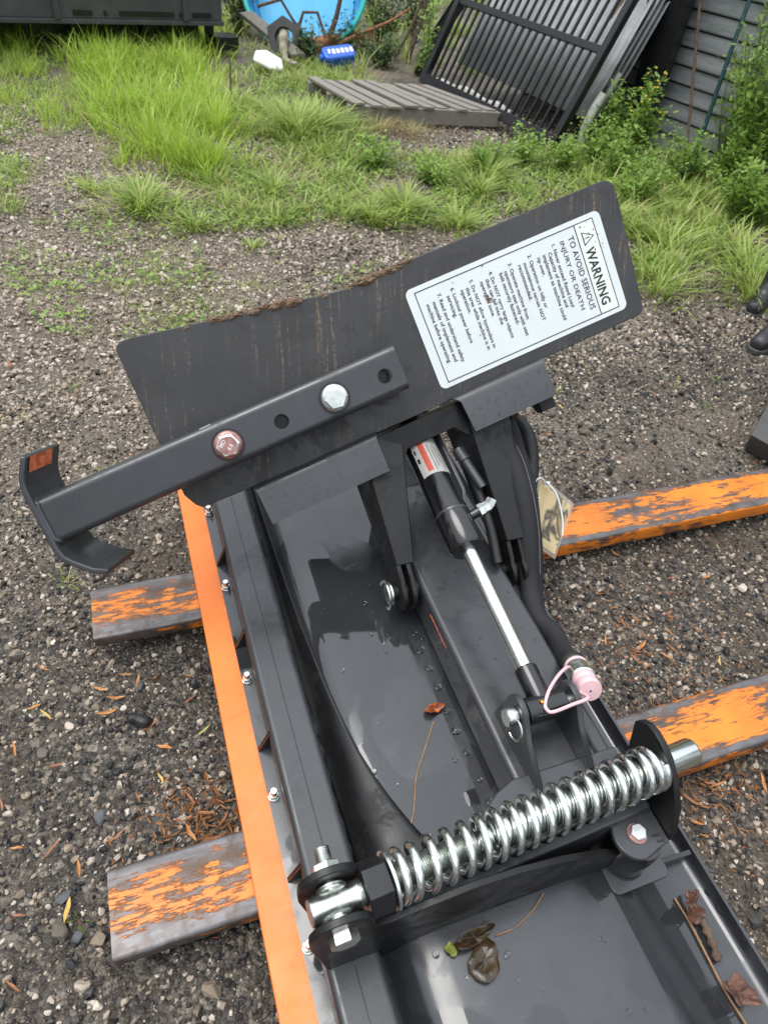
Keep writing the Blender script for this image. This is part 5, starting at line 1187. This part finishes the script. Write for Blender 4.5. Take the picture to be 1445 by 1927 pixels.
for k in range(4):
    m = MB(); o = gA + V(.34 + .05 * k, .10, .06) + Z * .0
    N1 = 60; L = 1.75; vs = []
    for h_ in (.05, .95 + .05 * k):
        for i in range(N1 + 1): a = L * i / N1; vs.append(o + ed * a + up_ * (h_ + .12 * i / N1 * (k % 2)) + gnn * -1 * 0 + (Z * .0) + V(.96, .22, 0) * (.012 * math.sin(a * 75) + .0))
    m.add(vs, [(i, i + 1, N1 + 2 + i, N1 + 1 + i) for i in range(N1)]); sh = m.build('roof_sheet', 'roof_sheet', None, o); s_ = sh.modifiers.new('thickness', 'SOLIDIFY'); s_.thickness = .002
    tag(sh, 'grey corrugated roofing sheet behind the black gate, ' + ('the one nearest the bars', 'second from the bars', 'third from the bars', 'the one farthest from the bars and tallest')[k], 'roofing sheet', 'roofing sheets stacked behind the gate')
def upright(c, w_, d_, h0, h1, name, mat, label, cat, lean=0.0):
    nnw = V(.963, .27, 0); e_ = V(.27, -.963, 0); up2 = (Z * math.cos(lean) + nnw * math.sin(lean))
    m = MB(); m.prism([(-w_ / 2, h0), (w_ / 2, h0), (w_ / 2, h1), (-w_ / 2, h1)], c, e_, up2, nnw if True else Z, -d_ / 2, d_ / 2)
    return tag(m.build(name, mat, None, c, bevel=.004), label, cat)
upright(V(4.21, 5.22, 0), .24, .10, -.05, 2.2, 'steel_post', 'black_metal', 'thick black steel post standing against the grey siding', 'post')
upright(V(4.03, 5.42, 0), .09, .09, -.05, 2.2, 'steel_post', 'black_metal', 'thinner black steel post between the gate and the thick post', 'post', .08)
upright(V(3.80, 5.30, 0), .20, .06, -.05, 2.2, 'steel_post', 'black_metal', 'flat black steel upright right behind the gate stile', 'post', .22)
upright(V(3.78, 5.47, .36), .055, .025, 0, 1.5, 'wooden_batten', 'brown_wood', 'rough brown wooden batten beside the gate stile', 'batten', .24)

# ---------------------------------------------------------------- shed wall of lapped siding
we = V(.27, -.963, 0).normalized(); wnn = V(-.963, -.27, 0).normalized(); w0 = V(3.95, 6.76, 0)
sw = empty('shed_wall', w0 + we * 2.5, 'shed wall of horizontal pale grey lapped boards at the right', 'wall')
bh = .118
for k in range(22):
    z0 = .02 + bh * k; m = MB()
    m.prism([(0.0, z0), (.020, z0 + .002), (.022, z0 + .012), (.006, z0 + bh - .012), (0.0, z0 + bh - .012)], w0, wnn, Z, we, 0, 7.5)
    m.build('siding_board', 'siding', sw, smooth=False)
m = MB(); m.prism([(-.02, .0), (-.001, .0), (-.001, 2.6), (-.02, 2.6)], w0, wnn, Z, we, 0, 7.5); m.build('backing', 'black_metal', sw)
tag(MB().tube([V(4.19, 4.44, -.02), V(4.23, 4.74, .5), V(4.275, 5.06, 1.03), V(4.32, 5.4, 1.6)], .011, 8).build('rusty_rod', 'bark', None, (4.19, 4.44, 0)), 'thin rusty rod leaning on the siding', 'rod')
tool = empty('broom', (4.17, 4.40, 0), 'dark teal broom leaning on the siding behind the weeds', 'broom')
MB().tube([V(4.19, 4.42, .11), V(4.28, 4.56, .62), V(4.42, 4.75, 1.40)], .016, 10).build('handle', 'teal_tool', tool)
m = MB(); m.prism(rrect(-.14, -.06, .14, .06, .03, 4), V(4.16, 4.38, .07), V(.88, .32, .1).normalized(), Z, V(.3, -.9, 0).normalized(), -.06, .06); m.build('head', 'teal_tool', tool, bevel=.01)
MB().lathe([(.03, 0), (.024, .10), (.018, .14)], V(4.18, 4.40, .10), V(.09, .14, .5), 14).build('socket', 'teal_tool', tool)
MB().tube([V(4.335, 4.62, .80), V(4.35, 4.645, .88)], .0185, 10).build('white_band', 'white_plastic', tool)

# ---------------------------------------------------------------- boots and grey slab at the right edge
def boot(o, yaw, label):
    root = empty('boot', o, label, 'boot'); M_ = Matrix.Rotation(yaw, 3, 'Z'); O = Vector(o)
    secs = [(-.145, .020, .030, .060), (-.120, .040, .048, .085), (-.06, .048, .052, .10), (.0, .050, .050, .115), (.05, .044, .055, .14), (.10, .040, .07, .18)]
    m = MB(); vs = []; S = 14
    rings = [(V(-.148, 0, .035), .018, .018), (V(-.140, 0, .045), .034, .034), (V(-.115, 0, .052), .045, .044), (V(-.07, 0, .056), .049, .050), (V(-.02, 0, .066), .047, .058), (V(.025, 0, .090), .045, .070), (V(.055, 0, .135), .048, .066), (V(.062, 0, .18), .052, .062), (V(.058, 0, .225), .054, .062), (V(.060, 0, .27), .057, .064), (V(.060, 0, .33), .058, .066), (V(.062, 0, .345), .050, .058)]
    for i, (c, ry, rz) in enumerate(rings):
        f_ = min(1, max(0, (i - 3) / 4)); ax = (V(1, 0, 0) * (1 - f_) + V(0, 0, 1) * f_).normalized(); vv = V(0, 0, 1) * (1 - f_) + V(-1, 0, 0) * f_; vv = vv.normalized()
        wr_ = 1 + (.06 if i in (5, 7, 9) else 0)
        for k in range(S): a = 2 * math.pi * k / S; vs.append(O + M_ @ (c + V(0, 1, 0) * (ry * wr_ * math.cos(a)) + vv * (rz * wr_ * math.sin(a)) * (.85 if f_ < .5 else 1)))
    m.add(vs, [(i * S + k, i * S + (k + 1) % S, (i + 1) * S + (k + 1) % S, (i + 1) * S + k) for i in range(len(rings) - 1) for k in range(S)] + [tuple(range(S)), tuple((len(rings) - 1) * S + k for k in range(S))])
    up_b = m.build('upper', 'boot_black', root, sharp=70); sb_ = up_b.modifiers.new('sub', 'SUBSURF'); sb_.levels = 1; sb_.render_levels = 1
    m = MB(); sole = [(-.155, -.02), (-.13, -.045), (-.07, -.056), (.0, -.048), (.08, -.046), (.118, -.03), (.122, .0), (.118, .03), (.08, .046), (.0, .048), (-.07, .056), (-.13, .045), (-.155, .02)]
    m.prism(sole, O, M_ @ X, M_ @ Y, Z, .0, .028); m.build('sole', 'boot_sole', root, bevel=.005); return root
boot((2.98, 2.18, .004), .35, 'black boot at the right edge, toe on the gravel, nearer of the pair')
boot((3.22, 2.52, .004), .55, 'black boot at the right edge in the grass, farther of the pair')
m = MB(); sl = V(2.26, 1.50, 0); ex = V(.80, .56, 0).normalized(); ey = V(.35, -.94, 0).normalized()
m.add([sl, sl + ex * 1.0, sl + ex * 1.0 + ey * .7, sl + ey * .7, sl + V(-.06, -.03, .11), sl + ex * 1.0 + V(-.04, -.02, .13), sl + ex * 1.0 + ey * .7 + Z * .12, sl + ey * .7 + V(-.02, 0, .10)], [(3, 2, 1, 0), (4, 5, 6, 7), (0, 1, 5, 4), (1, 2, 6, 5), (2, 3, 7, 6), (3, 0, 4, 7)])
tag(m.build('steel_slab', 'slab_grey', None, sl, bevel=.006), 'dark grey steel slab corner at the right edge above the far fork', 'steel slab')

# ---------------------------------------------------------------- trees standing round the yard beyond the picture
tv = []; tf = []; trunks = MB()
for k in range(30):
    a = 2 * math.pi * k / 30 + rnd.uniform(-.08, .08); rad = rnd.uniform(15.5, 20); cx_, cy_ = 1.5 + rad * math.cos(a), 2.0 + rad * math.sin(a); th = rnd.uniform(6.5, 10.5); cw = rnd.uniform(1.7, 2.6)
    trunks.tube([V(cx_, cy_, -.1), V(cx_ + .1, cy_, th * .5), V(cx_, cy_ + .1, th * .9)], [.22, .15, .05], 7)
    for j in range(560):
        u_ = rnd.random(); hh = 1.2 + (th - 1.2) * u_; r_ = cw * math.sin(math.pi * min(1, .12 + .86 * u_)) ** .7 * math.sqrt(rnd.random()) * (1 + .25 * math.sin(9 * u_ + k)); b = rnd.uniform(0, 6.283)
        o = V(cx_ + r_ * math.cos(b), cy_ + r_ * math.sin(b), hh); d1 = V(rnd.gauss(0, 1), rnd.gauss(0, 1), rnd.gauss(0, .6)).normalized(); d2 = d1.orthogonal().normalized(); L = rnd.uniform(.18, .42); i = len(tv)
        tv += [o - d1 * L, o + d2 * L * .5, o + d1 * L, o - d2 * L * .5]; tf.append((i, i + 1, i + 2, i + 3))
wood = empty('tree_belt', (1.5, 2.0, 0), 'belt of leafy trees standing round the yard'); wood['kind'] = 'stuff'
MB().add(tv, tf).build('crowns', 'dark_leaf', wood, smooth=False); trunks.build('trunks', 'bark', wood)
for o in wood.children: o['kind'] = 'stuff'
